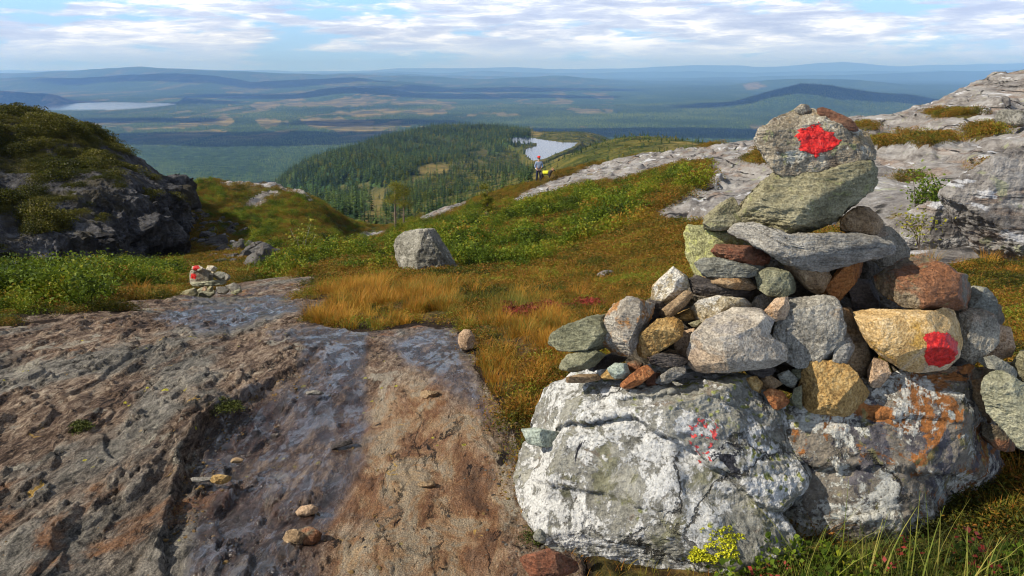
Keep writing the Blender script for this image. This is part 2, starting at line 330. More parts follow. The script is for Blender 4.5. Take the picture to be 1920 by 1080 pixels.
def near_ground():
    nr1, nr2, nc = 640, 560, 1150
    L = np.concatenate([np.linspace(math.log(1.0), math.log(6), nr1, endpoint=False), np.linspace(math.log(6), math.log(150), nr2)])
    S = np.linspace(-1.35, 1.15, nc); s, l = np.meshgrid(S, L); s = s.ravel(); Y = np.exp(l.ravel())
    z = terrain_z(s, Y); x = s*Y; P = v3(x, Y, z)
    slab, gran = rock_masks(P); px, py = proj(P)
    rs = sstep(slab, -4, 10); rg = sstep(gran, -4, 10); veg = 1-np.maximum(rs, rg)
    # slab relief: foliation runs away from the viewer
    q = np.stack([x*1.0 + .12*Y, Y*.33, z*0], -1)
    big = fbm(q*1.6, 3, .5, 61); fol = fbm(q*7, 5, .6, 62, True); pit = fbm(v3(x, Y*.6)*11, 3, .55, 63)
    rough = 1-.65*sstep(px, 430, 700)          # smoother, water-worn stone beyond the crack
    h = .05*big + (.009*fol + .010*np.minimum(pit, .1)*2 + .006*fbm(q*22, 4, .6, 67, True))*rough
    led = fbm(q*2.6+5, 3, .5, 64); h += .016*(sstep(led, -.02, .02))*rough
    blk = fbm(v3(x*5+.6*Y, Y*1.7)+9, 5, .65, 66, True); h -= .016*sstep(blk, .36, .5)*rough
    # the step down into the wet channel
    o = np.argsort(CRKL[:, 1]); xl = np.interp(py, CRKL[o, 1], CRKL[o, 0]) + 22*fbm(v3(x, Y)*3.5, 4, .6, 65)
    st = sstep(px, xl-5, xl+7)*(px < 1000)
    amt = np.interp(py, [620, 700, 780, 900, 1080], [.0, .03, .075, .05, .02])
    h -= amt*st*(1-sstep(px-xl, 90, 330)*.6)
    edge = np.exp(-((px-xl)/26)**2)*(px < xl+6); h += .022*edge*np.clip(amt/.06, 0, 1)
    h -= .05*np.exp(-np.maximum(-slab, slab*.5)/9)*0
    z += rs*h*(Y < 20)
    # granite: big joint blocks and layered sheets dipping right-to-left
    gq = np.stack([x*.35, Y*.10, z*1.0], -1); Yc = np.clip(Y, 5, 60)
    lay = fbm(np.stack([x*.10+z*.9, Y*.05, z*.9], -1)*2.2, 4, .55, 71)
    cr = fbm(v3(x*.22, Y*.12, z*.3)+3, 4, .6, 72, True)
    sh = np.sin((z*1.15 - x*.33 + .5*fbm(v3(x, Y)*.12, 3, .5, 73))*5.5)
    gh = Yc*.006*(sstep(sh, -.35, .15)-.5) + Yc*.006*lay*1.6 - Yc*.009*sstep(cr, .38, .5) + np.minimum(Yc, 25)*.003*fbm(P*1.2, 4, .6, 74)
    z += rg*gh*sstep(Y, 4.5, 9)*(1.35-.9*sstep(Y, 25, 48))
    # hummocks
    hum = fbm(v3(x, Y)*1.4, 4, .5, 81); z += veg*(.05+.04*sstep(Y, 6, 20))*hum*sstep(Y, 2.2, 4)
    z += veg*.05*np.abs(fbm(v3(x, Y)*4.5, 3, .5, 82))*sstep(slab, 0, -25)
    P = v3(x, Y, z); F = grid_faces(nr1+nr2, nc)
    gk, ok = heath_kind(P)
    wet = np.maximum(np.maximum(sdf(px, py, WET), sdf(px, py, WET2)), sdf(px, py, WET3)*.7) + 34*fbm(q*2.2+3, 4, .55, 91)
    rust = sdf(px, py, RUST) + 60*fbm(v3(x, Y)*2.0, 4, .55, 92)
    A = {'wet': sstep(wet, -14, 16)*(1-.0*px), 'tan': sstep(rust, -40, 40)*(px > 560), 'green': gk, 'sedge': ok,
         'peat': sstep(slab, -34, -6), 'pxf': sstep(px, 250, 720)}
    fs = slab[F].mean(1); fg = gran[F].mean(1)
    a = fs > 0; b = (~a) & (fg > 0); c = ~(a | b)
    o1 = submesh('rock_slab', P, F, a, M['slab'], A); o2 = submesh('granite_slope', P, F, b, M['granite'], A); o3 = submesh('heath_ground', P, F, c, M['heath'], A)
    tag(o1, 'wet streaked bedrock sloping away from the viewer', kind='structure'); tag(o2, 'pale layered granite rising to the right skyline', kind='structure'); tag(o3, 'heath covered ground between the rocks', kind='structure')
# ------------------------------------------------------------ materials
M = {}
def slab_material():
    m, t, b = new_mat('bedrock'); g = t.node('ShaderNodeNewGeometry').outputs['Position']
    st = t.map(g, (1, .42, 1), (0, 0, .12)); st2 = t.map(g, (1, .34, 1), (0, 0, .16))
    n1 = t.noise(st, 2.4, 8, .68, .6); n2 = t.noise(st2, 34, 9, .76, .6); n3 = t.noise(t.map(g, (1, .6, 1)), 110, 6, .78); n4 = t.noise(st, 7, 7, .7, .8)
    mixn = t.math('ADD', t.math('MULTIPLY', n1, .22), t.math('ADD', t.math('MULTIPLY', n2, .38), t.math('ADD', t.math('MULTIPLY', n3, .22), t.math('MULTIPLY', n4, .18))))
    dry = t.ramp(mixn, [(.42, (.010, .007, .006)), (.47, (.085, .055, .040)), (.51, (.22, .165, .13)), (.55, (.39, .33, .27)), (.61, (.62, .58, .50))])
    grey = t.ramp(mixn, [(.42, (.02, .02, .02)), (.475, (.12, .12, .115)), (.53, (.27, .265, .25)), (.60, (.50, .49, .46))])
    dry = t.mix(t.step(t.noise(st, 1.1, 5, .6, .5), .50, .60), dry, grey)
    pale = t.step(t.noise(t.map(g, (1, .5, 1), (0, 0, .3), (4, 2, 0)), 3.2, 9, .68, .5), .58, .63)
    dry = t.mix(t.math('MULTIPLY', pale, .85), dry, t.ramp(n3, [(.35, (.20, .19, .16)), (.6, (.50, .50, .46))]))
    tan = t.ramp(t.noise(t.map(g, (1, .6, 1), (0, 0, -.3)), 5, 9, .72, .6), [(.34, (.10, .055, .035)), (.44, (.24, .12, .06)), (.50, (.40, .27, .16)), (.56, (.36, .33, .27)), (.62, (.52, .40, .26)), (.7, (.44, .21, .08))])
    ta = t.math('MULTIPLY', t.attr('tan'), t.step(t.noise(st, 3, 6, .6, .4), .36, .52))
    dry = t.mix(t.math('MULTIPLY', ta, .78), dry, tan)
    rs = t.step(t.noise(t.map(g, (1, .45, 1), loc=(9, 3, 1)), 2.6, 7, .65, .7), .57, .68)
    dry = t.mix(t.math('MULTIPLY', rs, .7), dry, t.ramp(n3, [(.35, (.12, .045, .02)), (.62, (.40, .19, .07))]))
    och = t.step(t.noise(t.map(g, (1, .7, 1), loc=(1, 8, 1)), 6.5, 6, .7, .5), .655, .69)
    dry = t.mix(och, dry, (.48, .33, .10))
    pit = t.step(t.noise(t.map(g, (1, .5, 1), (0, 0, .2), loc=(2, 2, 2)), 24, 5, .65, .5), .60, .66)
    pitl = t.math('MULTIPLY', pit, t.step(t.noise(g, 1.7, 4), .44, .56))
    dry = t.mix(pitl, dry, (.018, .012, .010))
    lic = t.math('MULTIPLY', t.step(t.vor(t.map(g, (1, 1, 1)), 17, 'SMOOTH_F1'), .17, .12), t.step(t.noise(g, 2.3, 3), .57, .62))
    dry = t.mix(lic, dry, (.42, .42, .05))
    wv = t.node('ShaderNodeVectorMath', {0: t.map(g, (1, .26, 1), (0, 0, .14)), 1: t.node('ShaderNodeVectorMath', {0: t.node('ShaderNodeTexNoise', {'Vector': st, 'Scale': 6.0, 'Detail': 7, 'Roughness': .7}).outputs['Color'], 1: (.22, .22, .22)}, operation='MULTIPLY').outputs[0]}, operation='ADD').outputs[0]
    ck = t.math('MULTIPLY', t.step(t.vor(wv, 6.5, 'DISTANCE_TO_EDGE'), .035, .008), t.step(t.noise(st, 3.1, 4, .6), .47, .57))
    ck = t.math('MAXIMUM', t.math('MULTIPLY', ck, t.step(t.noise(g, 2.2, 4), .44, .54)), t.math('MULTIPLY', t.step(t.vor(wv, 17, 'DISTANCE_TO_EDGE'), .04, .01), t.step(t.noise(st, 5.1, 4, .6), .60, .68)))
    dry = t.mix(t.math('MULTIPLY', ck, .9), dry, (.012, .009, .008))
    dry = t.mix(1.0, dry, (.92, .85, .76), 'MULTIPLY')
    gn = t.noise(g, 210, 3, .8); dry = t.mix(.6, dry, t.mix(1.0, dry, t.mix(t.step(gn, .38, .62), (.25, .23, .22), (1.6, 1.58, 1.5)), 'MULTIPLY'))
    wet = t.attr('wet')
    wcol = t.mix(1.0, dry, (.19, .14, .14), 'MULTIPLY')
    film = t.step(t.noise(t.map(g, (1, .35, 1), (0, 0, .1)), 6, 7, .7, .7), .38, .56)
    ww = t.math('MULTIPLY', wet, t.math('ADD', .55, t.math('MULTIPLY', film, .45)))
    t.put(b.inputs['Base Color'], t.mix(ww, dry, wcol))
    rgh = t.math('SUBTRACT', .88, t.math('MULTIPLY', ww, .74)); t.put(b.inputs['Roughness'], t.math('ADD', rgh, t.math('MULTIPLY', t.math('SUBTRACT', n3, .5), .2), clamp=True))
    t.put(b.inputs['Specular IOR Level'], t.math('ADD', .2, t.math('MULTIPLY', ww, .25)))
    t.put(b.inputs['Coat Weight'], t.math('MULTIPLY', t.math('MULTIPLY', wet, t.step(t.noise(t.map(g, (1, .5, 1), loc=(4, 4, 4)), 9, 6, .7, .5), .50, .545)), .85)); b.inputs['Coat Roughness'].default_value = .07
    hh = t.math('ADD', t.math('MULTIPLY', n2, 1.0), t.math('ADD', t.math('MULTIPLY', n3, .45), t.math('MULTIPLY', n4, .6)))
    hh = t.math('SUBTRACT', hh, t.math('MULTIPLY', t.math('MAXIMUM', pitl, ck), .6))
    bs = t.math('SUBTRACT', 1.0, t.math('MULTIPLY', ww, .35))
    bn = t.bump(hh, .9, .032); t.put(bn.node.inputs['Strength'], bs)
    t.put(b.inputs['Normal'], bn)
    rp = t.bump(t.math('ADD', t.noise(t.map(g, (1, .5, 1)), 45, 4, .6, 1.0), n4), .22, .012); t.put(b.inputs['Coat Normal'], rp)
    return m
def granite_material(name='granite', dark=1.0, vegs=True, scale=1.0, crack=1.0):
    m, t, b = new_mat(name); g = t.node('ShaderNodeNewGeometry'); pos = g.outputs['Position']
    st = t.map(pos, (.5*scale, .3*scale, 2.2*scale), (0, .45, 0)); iso = t.map(pos, (scale,)*3)
    n1 = t.noise(st, 1.2, 9, .68, .5); n2 = t.noise(iso, 9, 8, .7); n3 = t.noise(iso, 1.6, 6, .65, .4)
    mx = t.math('ADD', t.math('MULTIPLY', n1, .5), t.math('ADD', t.math('MULTIPLY', n2, .3), t.math('MULTIPLY', n3, .2)))
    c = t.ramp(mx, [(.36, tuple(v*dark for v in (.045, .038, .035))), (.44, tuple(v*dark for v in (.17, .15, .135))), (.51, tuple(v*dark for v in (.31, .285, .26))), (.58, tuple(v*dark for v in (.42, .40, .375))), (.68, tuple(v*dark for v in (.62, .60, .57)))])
    c = t.mix(t.math('MULTIPLY', t.step(t.noise(t.map(st, loc=(3, 1, 2)), 1.4, 5, .6), .53, .66), .75), c, t.ramp(n2, [(.35, (.13*dark, .075*dark, .05*dark)), (.62, (.38*dark, .27*dark, .19*dark))]))
    wh = t.step(t.noise(t.map(st, loc=(5, 5, 5)), 1.9, 6, .6, .4), .60, .64)
    c = t.mix(t.math('MULTIPLY', wh, .8), c, (.66*dark, .66*dark, .67*dark))
    gl = t.step(t.noise(t.map(iso, loc=(8, 1, 5)), 2.1, 5, .6, .3), .62, .66)
    c = t.mix(t.math('MULTIPLY', gl, .55), c, (.36*dark, .38*dark, .20*dark))
    crk = t.step(t.vor(t.map(pos, (.25*scale, .12*scale, .8*scale), (0, .35, 0)), 1.3, 'DISTANCE_TO_EDGE'), .022, .004)
    crk = t.math('MULTIPLY', t.math('MULTIPLY', crk, t.step(n3, .46, .54)), crack)
    c = t.mix(crk, c, (.02, .017, .015))
    if vegs:
        gr = t.math('MULTIPLY', t.step(t.noise(t.map(pos, (.5, .25, 1.5), loc=(2, 9, 4)), 1.3, 7, .65, .3), .63, .66), t.step(t.node('ShaderNodeSeparateXYZ', {0: g.outputs['Normal']}).outputs[2], .72, .86))
        c = t.mix(gr, c, t.ramp(t.noise(pos, 9, 6, .7), [(.36, (.035, .025, .012)), (.5, (.16, .11, .025)), (.64, (.24, .19, .04))]))
    t.put(b.inputs['Base Color'], c); b.inputs['Roughness'].default_value = .85
    hh = t.math('ADD', t.math('MULTIPLY', n1, 1.6), t.math('ADD', t.math('MULTIPLY', n2, .35), n3)); hh = t.math('SUBTRACT', hh, t.math('MULTIPLY', crk, .8))
    t.put(b.inputs['Normal'], t.bump(hh, 1.0, .12/scale)); return m
def heath_material():
    m, t, b = new_mat('heath'); pos = t.node('ShaderNodeNewGeometry').outputs['Position']
    n = t.noise(pos, 16, 8, .75); n2 = t.noise(pos, 1.4, 5, .6, .4)
    br = t.ramp(n, [(.34, (.016, .012, .007)), (.47, (.07, .045, .018)), (.56, (.15, .09, .03)), (.68, (.22, .16, .05))])
    gr = t.ramp(n, [(.34, (.010, .014, .005)), (.48, (.045, .055, .014)), (.6, (.10, .11, .025)), (.7, (.15, .15, .04))])
    c = t.mix(t.math('MAXIMUM', t.attr('green'), t.math('MULTIPLY', t.step(n2, .46, .58), .6)), br, gr)
    pk = t.ramp(t.noise(pos, 45, 5, .7), [(.4, (.012, .008, .006)), (.7, (.06, .038, .025))])
    c = t.mix(t.attr('peat'), c, pk)
    t.put(b.inputs['Base Color'], c); b.inputs['Roughness'].default_value = 1; b.inputs['Specular IOR Level'].default_value = .1
    t.put(b.inputs['Normal'], t.bump(n, 1.0, .05)); return m
def far_material():
    m, t, b = new_mat('far_land'); pos = t.node('ShaderNodeNewGeometry').outputs['Position']
    fl = t.map(pos, (1, 1, 0)); n = t.noise(fl, .03, 5, .7); n2 = t.noise(fl, .0016, 6, .62, .5); n3 = t.noise(fl, .006, 6, .65)
    fr = t.ramp(n, [(.36, (.010, .022, .010)), (.52, (.03, .06, .02)), (.66, (.07, .11, .032))])
    fr = t.mix(t.step(n2, .5, .6), fr, t.ramp(n, [(.36, (.018, .034, .014)), (.6, (.07, .11, .03))]))
    bog = t.ramp(n3, [(.38, (.045, .05, .018)), (.5, (.13, .105, .035)), (.62, (.24, .175, .055))])
    fr = t.mix(t.attr('olive'), fr, t.ramp(t.noise(fl, .06, 6, .7), [(.36, (.02, .03, .01)), (.48, (.06, .065, .016)), (.58, (.11, .095, .022)), (.68, (.17, .12, .035))]))
    c = t.mix(t.attr('bog'), fr, bog)
    t.put(b.inputs['Base Color'], c); b.inputs['Roughness'].default_value = 1; b.inputs['Specular IOR Level'].default_value = .05
    t.put(b.inputs['Normal'], t.bump(t.noise(fl, .045, 4, .7), 1.0, 9.0)); return m
def water_material(name='water', col=(.02, .03, .05)):
    m, t, b = new_mat(name); b.inputs['Base Color'].default_value = (*col, 1); b.inputs['Roughness'].default_value = .12
    b.inputs['Specular IOR Level'].default_value = .5
    pos = t.node('ShaderNodeNewGeometry').outputs['Position']
    t.put(b.inputs['Normal'], t.bump(t.noise(pos, .5, 4, .6), .35, .25)); return m
def leaf_material(name, stops, scale=1.2, trans=.25, rand=.35):
    """leaves: colour drifts over the ground and from plant to plant"""
    m, t, b = new_mat(name); pos = t.node('ShaderNodeNewGeometry').outputs['Position']
    oi = t.node('ShaderNodeObjectInfo').outputs['Random']
    ri = t.node('ShaderNodeNewGeometry').outputs['Random Per Island']
    f = t.math('ADD', t.math('MULTIPLY_ADD', t.noise(pos, scale, 4, .6, .2), 1.6, -.3), t.math('ADD', t.math('MULTIPLY', t.math('SUBTRACT', oi, .5), rand), t.math('MULTIPLY', t.math('SUBTRACT', ri, .5), .28)))
    c = t.ramp(f, stops)
    t.put(b.inputs['Base Color'], c); b.inputs['Roughness'].default_value = .6; b.inputs['Specular IOR Level'].default_value = .15
    if trans:
        tr = t.node('ShaderNodeBsdfTranslucent', {'Color': t.mix(.3, c, (.25, .3, .03))}); out = [n for n in t.n if n.type == 'OUTPUT_MATERIAL'][0]
        mx = t.node('ShaderNodeMixShader', {0: trans, 1: b.outputs[0], 2: tr.outputs[0]}); t.l.new(mx.outputs[0], out.inputs[0])
    return m
def plain(name, col, rough=.7, var=.15, scale=30):
    m, t, b = new_mat(name); o = t.node('ShaderNodeTexCoord').outputs['Object']
    n = t.noise(o, scale, 5, .6); c2 = tuple(v*(1-var) for v in col); c3 = tuple(min(1, v*(1+var)) for v in col)
    t.put(b.inputs['Base Color'], t.ramp(n, [(.35, c2), (.65, c3)])); b.inputs['Roughness'].default_value = rough
    t.put(b.inputs['Normal'], t.bump(n, .3, .004)); return m
def stone_material(name, c0, c1, c2, strat=0.0, grain=90, spots=None, stain=None, lichen=None, black=0, rough=.8, bump=.7, gold=None):
    """dark / mid / light tones, foliation, coloured stain patches, lichen rosettes"""
    m, t, b = new_mat(name); o = t.node('ShaderNodeTexCoord').outputs['Object']
    r = t.node('ShaderNodeObjectInfo').outputs['Random']
    off = t.node('ShaderNodeCombineXYZ', {0: t.math('MULTIPLY', r, 37.0), 1: t.math('MULTIPLY', r, 91.0), 2: t.math('MULTIPLY', r, 53.0)}).outputs[0]
    v = t.node('ShaderNodeVectorMath', {0: o, 1: off}, operation='ADD').outputs[0]
    a = t.noise(v, 9, 8, .68, .4); gq = t.noise(v, grain, 4, .7); lay = t.noise(t.map(v, (1, 1, 7), (.15, .2, 0)), 14, 7, .7, .3)
    f = t.math('ADD', t.math('MULTIPLY', a, .50), t.math('ADD', t.math('MULTIPLY', gq, .5*(1-strat)), t.math('MULTIPLY', lay, .5*strat)))
    c = t.ramp(f, [(.36, c0), (.5, c1), (.64, c2)])
    mid = t.noise(t.map(v, loc=(3, 4, 5)), 26, 6, .7, .4); c = t.mix(t.math('MULTIPLY', t.step(mid, .56, .66), .55), c, tuple(x*.45 for x in c1))
    if stain:
        for k, (sc, col, lo, amt) in enumerate(stain):
            c = t.mix(t.math('MULTIPLY', t.step(t.noise(t.map(v, loc=(k*7+1, k*3, 2)), sc, 7, .68, .5), lo, lo+.07), amt), c, t.mix(t.step(gq, .3, .7), tuple(x*.55 for x in col), col))
    if lichen:
        for k, (sc, col, lo, amt) in enumerate(lichen):
            n_ = t.noise(t.map(v, loc=(k*5+11, k*9, 6)), sc, 9, .72, .6)
            c = t.mix(t.math('MULTIPLY', t.step(n_, lo, lo+.022), amt), c, t.mix(t.step(t.noise(v, 160, 3), .35, .65), tuple(x*.7 for x in col), col))
    if black:
        c = t.mix(t.math('MULTIPLY', t.step(t.noise(t.map(v, loc=(21, 3, 6)), 11, 9, .68, .8), black, black+.03), .92), c, (.03, .03, .038))
        c = t.mix(t.math('MULTIPLY', t.step(t.noise(t.map(v, loc=(2, 31, 6)), 55, 5, .7, .3), black+.02, black+.05), .8), c, (.045, .043, .045))
    if gold:
        sp = t.step(t.vor(t.map(v, loc=(1, 1, 9)), gold[0], 'SMOOTH_F1'), .30, .24); reg = t.step(t.noise(t.map(v, loc=(9, 2, 2)), 4.5, 3), gold[1], gold[1]+.05)
        c = t.mix(t.math('MULTIPLY', sp, reg), c, (.46, .44, .06))
    c = t.mix(.14, t.mix(1.0, c, (1.06, 1.0, .88), 'MULTIPLY'), t.ramp(f, [(.38, (.06, .05, .04)), (.5, (.19, .17, .14)), (.62, (.36, .34, .29))]))
    fine = t.step(t.noise(v, 130, 5, .75), .40, .55); c = t.mix(.55, c, t.mix(1.0, c, t.mix(fine, (.35, .33, .31), (1.25, 1.25, 1.25)), 'MULTIPLY'))
    t.put(b.inputs['Base Color'], c); b.inputs['Roughness'].default_value = rough; b.inputs['Specular IOR Level'].default_value = .25
    hh = t.math('ADD', t.math('MULTIPLY', a, 1.3), t.math('ADD', t.math('MULTIPLY', gq, .22), t.math('MULTIPLY', lay, .25+.8*strat)))
    t.put(b.inputs['Normal'], t.bump(hh, min(1, bump*1.3), .028)); return m
M['slab'] = slab_material(); M['granite'] = granite_material(dark=.74); M['heath'] = heath_material(); M['far'] = far_material()
M['water'] = water_material(col=(.01, .02, .04))
YL = (.40, .42, .07)
M.update({
 'grey': stone_material('grey_stone', (.07, .068, .062), (.23, .225, .21), (.42, .41, .385), stain=[(6, (.34, .23, .13), .58, .5)], lichen=[(14, (.5, .5, .46), .60, .7)]),
 'cap': stone_material('cap_stone', (.08, .065, .05), (.26, .23, .18), (.46, .44, .39), strat=.3, stain=[(7, (.36, .26, .12), .52, .7), (9, (.12, .08, .06), .57, .7)], lichen=[(16, (.56, .56, .52), .56, .85), (13, (.26, .29, .13), .60, .7)], black=.63),
 'olive': stone_material('olive_stone', (.065, .06, .035), (.22, .21, .13), (.40, .38, .26), strat=.6, stain=[(6, (.24, .12, .05), .60, .8)], lichen=[(12, (.33, .35, .15), .57, .6)]),
 'slate': stone_material('grey_slab', (.075, .072, .068), (.25, .245, .235), (.46, .455, .44), strat=.5, grain=140, stain=[(6, (.34, .27, .19), .62, .6)]),
 'lichened': stone_material('lichened_stone', (.10, .10, .05), (.27, .28, .13), (.42, .43, .24), lichen=[(12, (.43, .46, .15), .50, .8), (20, (.48, .48, .40), .60, .7)], black=.68),
 'redbrown': stone_material('red_brown_stone', (.035, .013, .007), (.15, .055, .025), (.28, .13, .06), strat=.7, stain=[(7, (.30, .085, .03), .52, .7)], rough=.6),
 'blue': stone_material('blue_grey_stone', (.09, .092, .082), (.235, .245, .222), (.38, .39, .355), strat=.7, stain=[(6, (.28, .22, .12), .60, .6)]),
 'dark': stone_material('dark_slate', (.018, .015, .016), (.065, .055, .055), (.14, .12, .115), strat=.8, stain=[(7, (.16, .08, .05), .60, .6)], rough=.6),
 'green': stone_material('green_stone', (.07, .075, .045), (.20, .21, .14), (.34, .34, .24), strat=.6, stain=[(6, (.26, .17, .08), .60, .6)]),
 'palegreen': stone_material('pale_green_stone', (.13, .14, .09), (.31, .32, .24), (.45, .46, .36), strat=.4, grain=120),
 'tan': stone_material('tan_stone', (.09, .055, .03), (.29, .20, .115), (.46, .35, .22), strat=.3, stain=[(7, (.36, .19, .06), .56, .6)]),
 'ochre': stone_material('ochre_stone', (.12, .065, .02), (.37, .235, .075), (.52, .38, .17), stain=[(6, (.42, .22, .04), .56, .7), (12, (.16, .09, .03), .60, .6)]),
 'orange': stone_material('orange_stone', (.16, .055, .012), (.36, .135, .028), (.48, .23, .06), strat=.3, rough=.7),
 'gold': stone_material('golden_granite', (.26, .15, .05), (.52, .36, .16), (.66, .54, .36), grain=150, stain=[(4.5, (.55, .31, .03), .53, .75), (5, (.62, .52, .42), .56, .6)], bump=.5),
 'rusty': stone_material('rust_crusted_stone', (.03, .024, .018), (.12, .095, .06), (.25, .20, .13), strat=.3, stain=[(5, (.27, .09, .022), .46, .85), (9, (.38, .26, .08), .62, .6)], lichen=[(16, (.24, .25, .08), .62, .7)], rough=.6),
 'rustwhite': stone_material('rust_streaked_stone', (.10, .085, .07), (.29, .265, .235), (.52, .50, .46), strat=.4, stain=[(8, (.46, .20, .03), .51, .9)], lichen=[(15, (.6, .6, .57), .58, .8)]),
 'shard': stone_material('rust_shard', (.08, .022, .006), (.30, .10, .022), (.48, .21, .06), stain=[(14, (.36, .26, .19), .58, .6)]),
 'pale': stone_material('pale_flat_stone', (.16, .14, .12), (.35, .32, .285), (.49, .46, .42), grain=160, stain=[(4, (.26, .26, .29), .50, .6), (5, (.44, .30, .18), .56, .6)], bump=.45),
 'peach': stone_material('peach_stone', (.20, .13, .08), (.44, .31, .21), (.58, .45, .34), grain=140, stain=[(6, (.48, .26, .10), .58, .5)]),
 'quartz': stone_material('white_crusted_stone', (.20, .16, .09), (.42, .37, .27), (.64, .62, .57), stain=[(7, (.48, .33, .12), .54, .7)], lichen=[(10, (.72, .71, .68), .52, .9)]),
 'speck': stone_material('speckled_granite', (.085, .08, .07), (.28, .26, .22), (.48, .45, .39), grain=170, stain=[(5, (.40, .28, .20), .55, .6)], black=.70),
 'teal': stone_material('teal_stone', (.13, .16, .15), (.25, .31, .29), (.36, .42, .39), bump=.4),
 'core': stone_material('shade_dark_fill', (.03, .025, .02), (.10, .085, .065), (.18, .155, .12)),  # added stones inside the pile; dark colour stands for shade in the gaps
 'boulder': stone_material('white_lichen_boulder', (.10, .095, .085), (.31, .30, .265), (.54, .53, .49), strat=.4, grain=120, stain=[(5, (.30, .29, .20), .54, .6), (9, (.25, .19, .14), .62, .7)],
    lichen=[(7, (.72, .73, .73), .505, .88), (13, (.36, .38, .20), .60, .75), (10, (.46, .43, .36), .60, .8), (17, (.44, .46, .08), .655, .9)], black=.635, bump=1.0, gold=(42, .62)),
 'boulder2': stone_material('rust_blotched_boulder', (.05, .045, .04), (.20, .18, .15), (.38, .36, .31), strat=.4, grain=110, stain=[(5, (.36, .14, .05), .56, .85), (6, (.12, .115, .125), .55, .85), (8, (.27, .24, .12), .56, .7)],
    lichen=[(6, (.60, .60, .56), .53, .9), (9, (.50, .58, .57), .60, .85)], black=.64, bump=1.0, gold=(45, .60)),
 'graniteboulder': stone_material('field_boulder', (.06, .06, .05), (.20, .20, .18), (.38, .38, .355), strat=.4, grain=40, stain=[(2.2, (.10, .105, .08), .52, .7)], lichen=[(2.4, (.46, .46, .44), .55, .8)], black=.60, bump=1.0),
 'paint': None})
def boulder_material(name, base, crust, crust_lo, patches, golds, blk, seedv):
    m, t, b = new_mat(name); v = t.map(t.node('ShaderNodeTexCoord').outputs['Object'], loc=seedv)
    a = t.noise(v, 5, 9, .7, .4); f1 = t.noise(v, 28, 8, .75, .3); f2 = t.noise(v, 110, 5, .75)
    f = t.math('ADD', t.math('MULTIPLY', a, .35), t.math('ADD', t.math('MULTIPLY', f1, .40), t.math('MULTIPLY', f2, .25)))
    c = t.ramp(f, [(.37, tuple(x*.16 for x in base)), (.44, tuple(x*.55 for x in base)), (.51, base), (.60, tuple(min(1, x*1.45) for x in base))])
    for k, (sc, col, lo, amt) in enumerate(patches):
        pn = t.noise(t.map(v, loc=(k*7+3, k*5, 4)), sc, 9, .7, .6)
        c = t.mix(t.math('MULTIPLY', t.step(pn, lo, lo+.03), amt), c, t.mix(t.step(f1, .4, .6), tuple(x*.5 for x in col), col))
    cr = t.math('ADD', t.math('MULTIPLY', t.noise(t.map(v, loc=(1, 2, 3)), 4.2, 11, .74, .5), .7), t.math('MULTIPLY', f1, .3))
    cm = t.step(cr, crust_lo, crust_lo+.025); cm = t.math('MULTIPLY', cm, t.step(f2, .30, .44))
    c = t.mix(t.math('MULTIPLY', cm, .95), c, t.ramp(t.noise(v, 60, 5, .7), [(.35, tuple(x*.55 for x in crust)), (.5, tuple(x*.88 for x in crust)), (.65, crust)]))
    for k, (lo, col) in enumerate(golds):
        reg = t.step(t.noise(t.map(v, loc=(k*3+9, 5, 2)), 4.0, 4, .6), lo, lo+.06)
        dots = t.step(t.math('ADD', t.vor(t.map(v, loc=(k, 1, 9)), 38, 'SMOOTH_F1'), t.math('MULTIPLY', f2, .35)), .50, .42)
        c = t.mix(t.math('MULTIPLY', reg, dots), c, t.mix(t.step(f2, .35, .6), tuple(x*.45 for x in col), col))
    bl = t.step(t.noise(t.map(v, loc=(11, 13, 6)), 6.5, 10, .72, .8), blk, blk+.02)
    c = t.mix(bl, c, t.mix(t.step(f2, .4, .65), (.018, .018, .024), (.07, .07, .08)))
    w_ = t.node('ShaderNodeVectorMath', {0: v, 1: t.node('ShaderNodeVectorMath', {0: t.node('ShaderNodeTexNoise', {'Vector': v, 'Scale': 3.5, 'Detail': 6, 'Roughness': .65}).outputs['Color'], 1: (.35, .35, .35)}, operation='MULTIPLY').outputs[0]}, operation='ADD').outputs[0]
    ck = t.math('MULTIPLY', t.step(t.vor(w_, 2.6, 'DISTANCE_TO_EDGE'), .020, .006), t.step(t.noise(v, 2.2, 3), .46, .56))
    c = t.mix(t.math('MULTIPLY', ck, .85), c, (.03, .026, .02))
    t.put(b.inputs['Base Color'], c); b.inputs['Roughness'].default_value = .9; b.inputs['Specular IOR Level'].default_value = .2
    hh = t.math('ADD', t.math('MULTIPLY', a, 1.2), t.math('ADD', t.math('MULTIPLY', f1, .9), t.math('ADD', t.math('MULTIPLY', f2, .35), t.math('MULTIPLY', cm, .18)))); hh = t.math('SUBTRACT', hh, t.math('MULTIPLY', ck, 1.0))
    t.put(b.inputs['Normal'], t.bump(hh, 1.0, .022)); return m
M['boulder'] = boulder_material('white_lichen_boulder', (.34, .325, .27), (.74, .725, .68), .488, [(5, (.27, .26, .15), .55, .8), (9, (.28, .20, .14), .60, .6), (6, (.44, .42, .36), .56, .8)], [(.60, (.50, .50, .05)), (.56, (.36, .37, .12))], .640, (0, 0, 0))
M['boulder2'] = boulder_material('rust_blotched_boulder', (.24, .205, .16), (.66, .64, .56), .522, [(4.5, (.13, .12, .135), .53, .9), (4.2, (.44, .17, .045), .53, .95), (8, (.28, .25, .10), .57, .8), (6, (.50, .57, .55), .60, .85)], [(.58, (.55, .50, .16))], .655, (7, 3, 1))
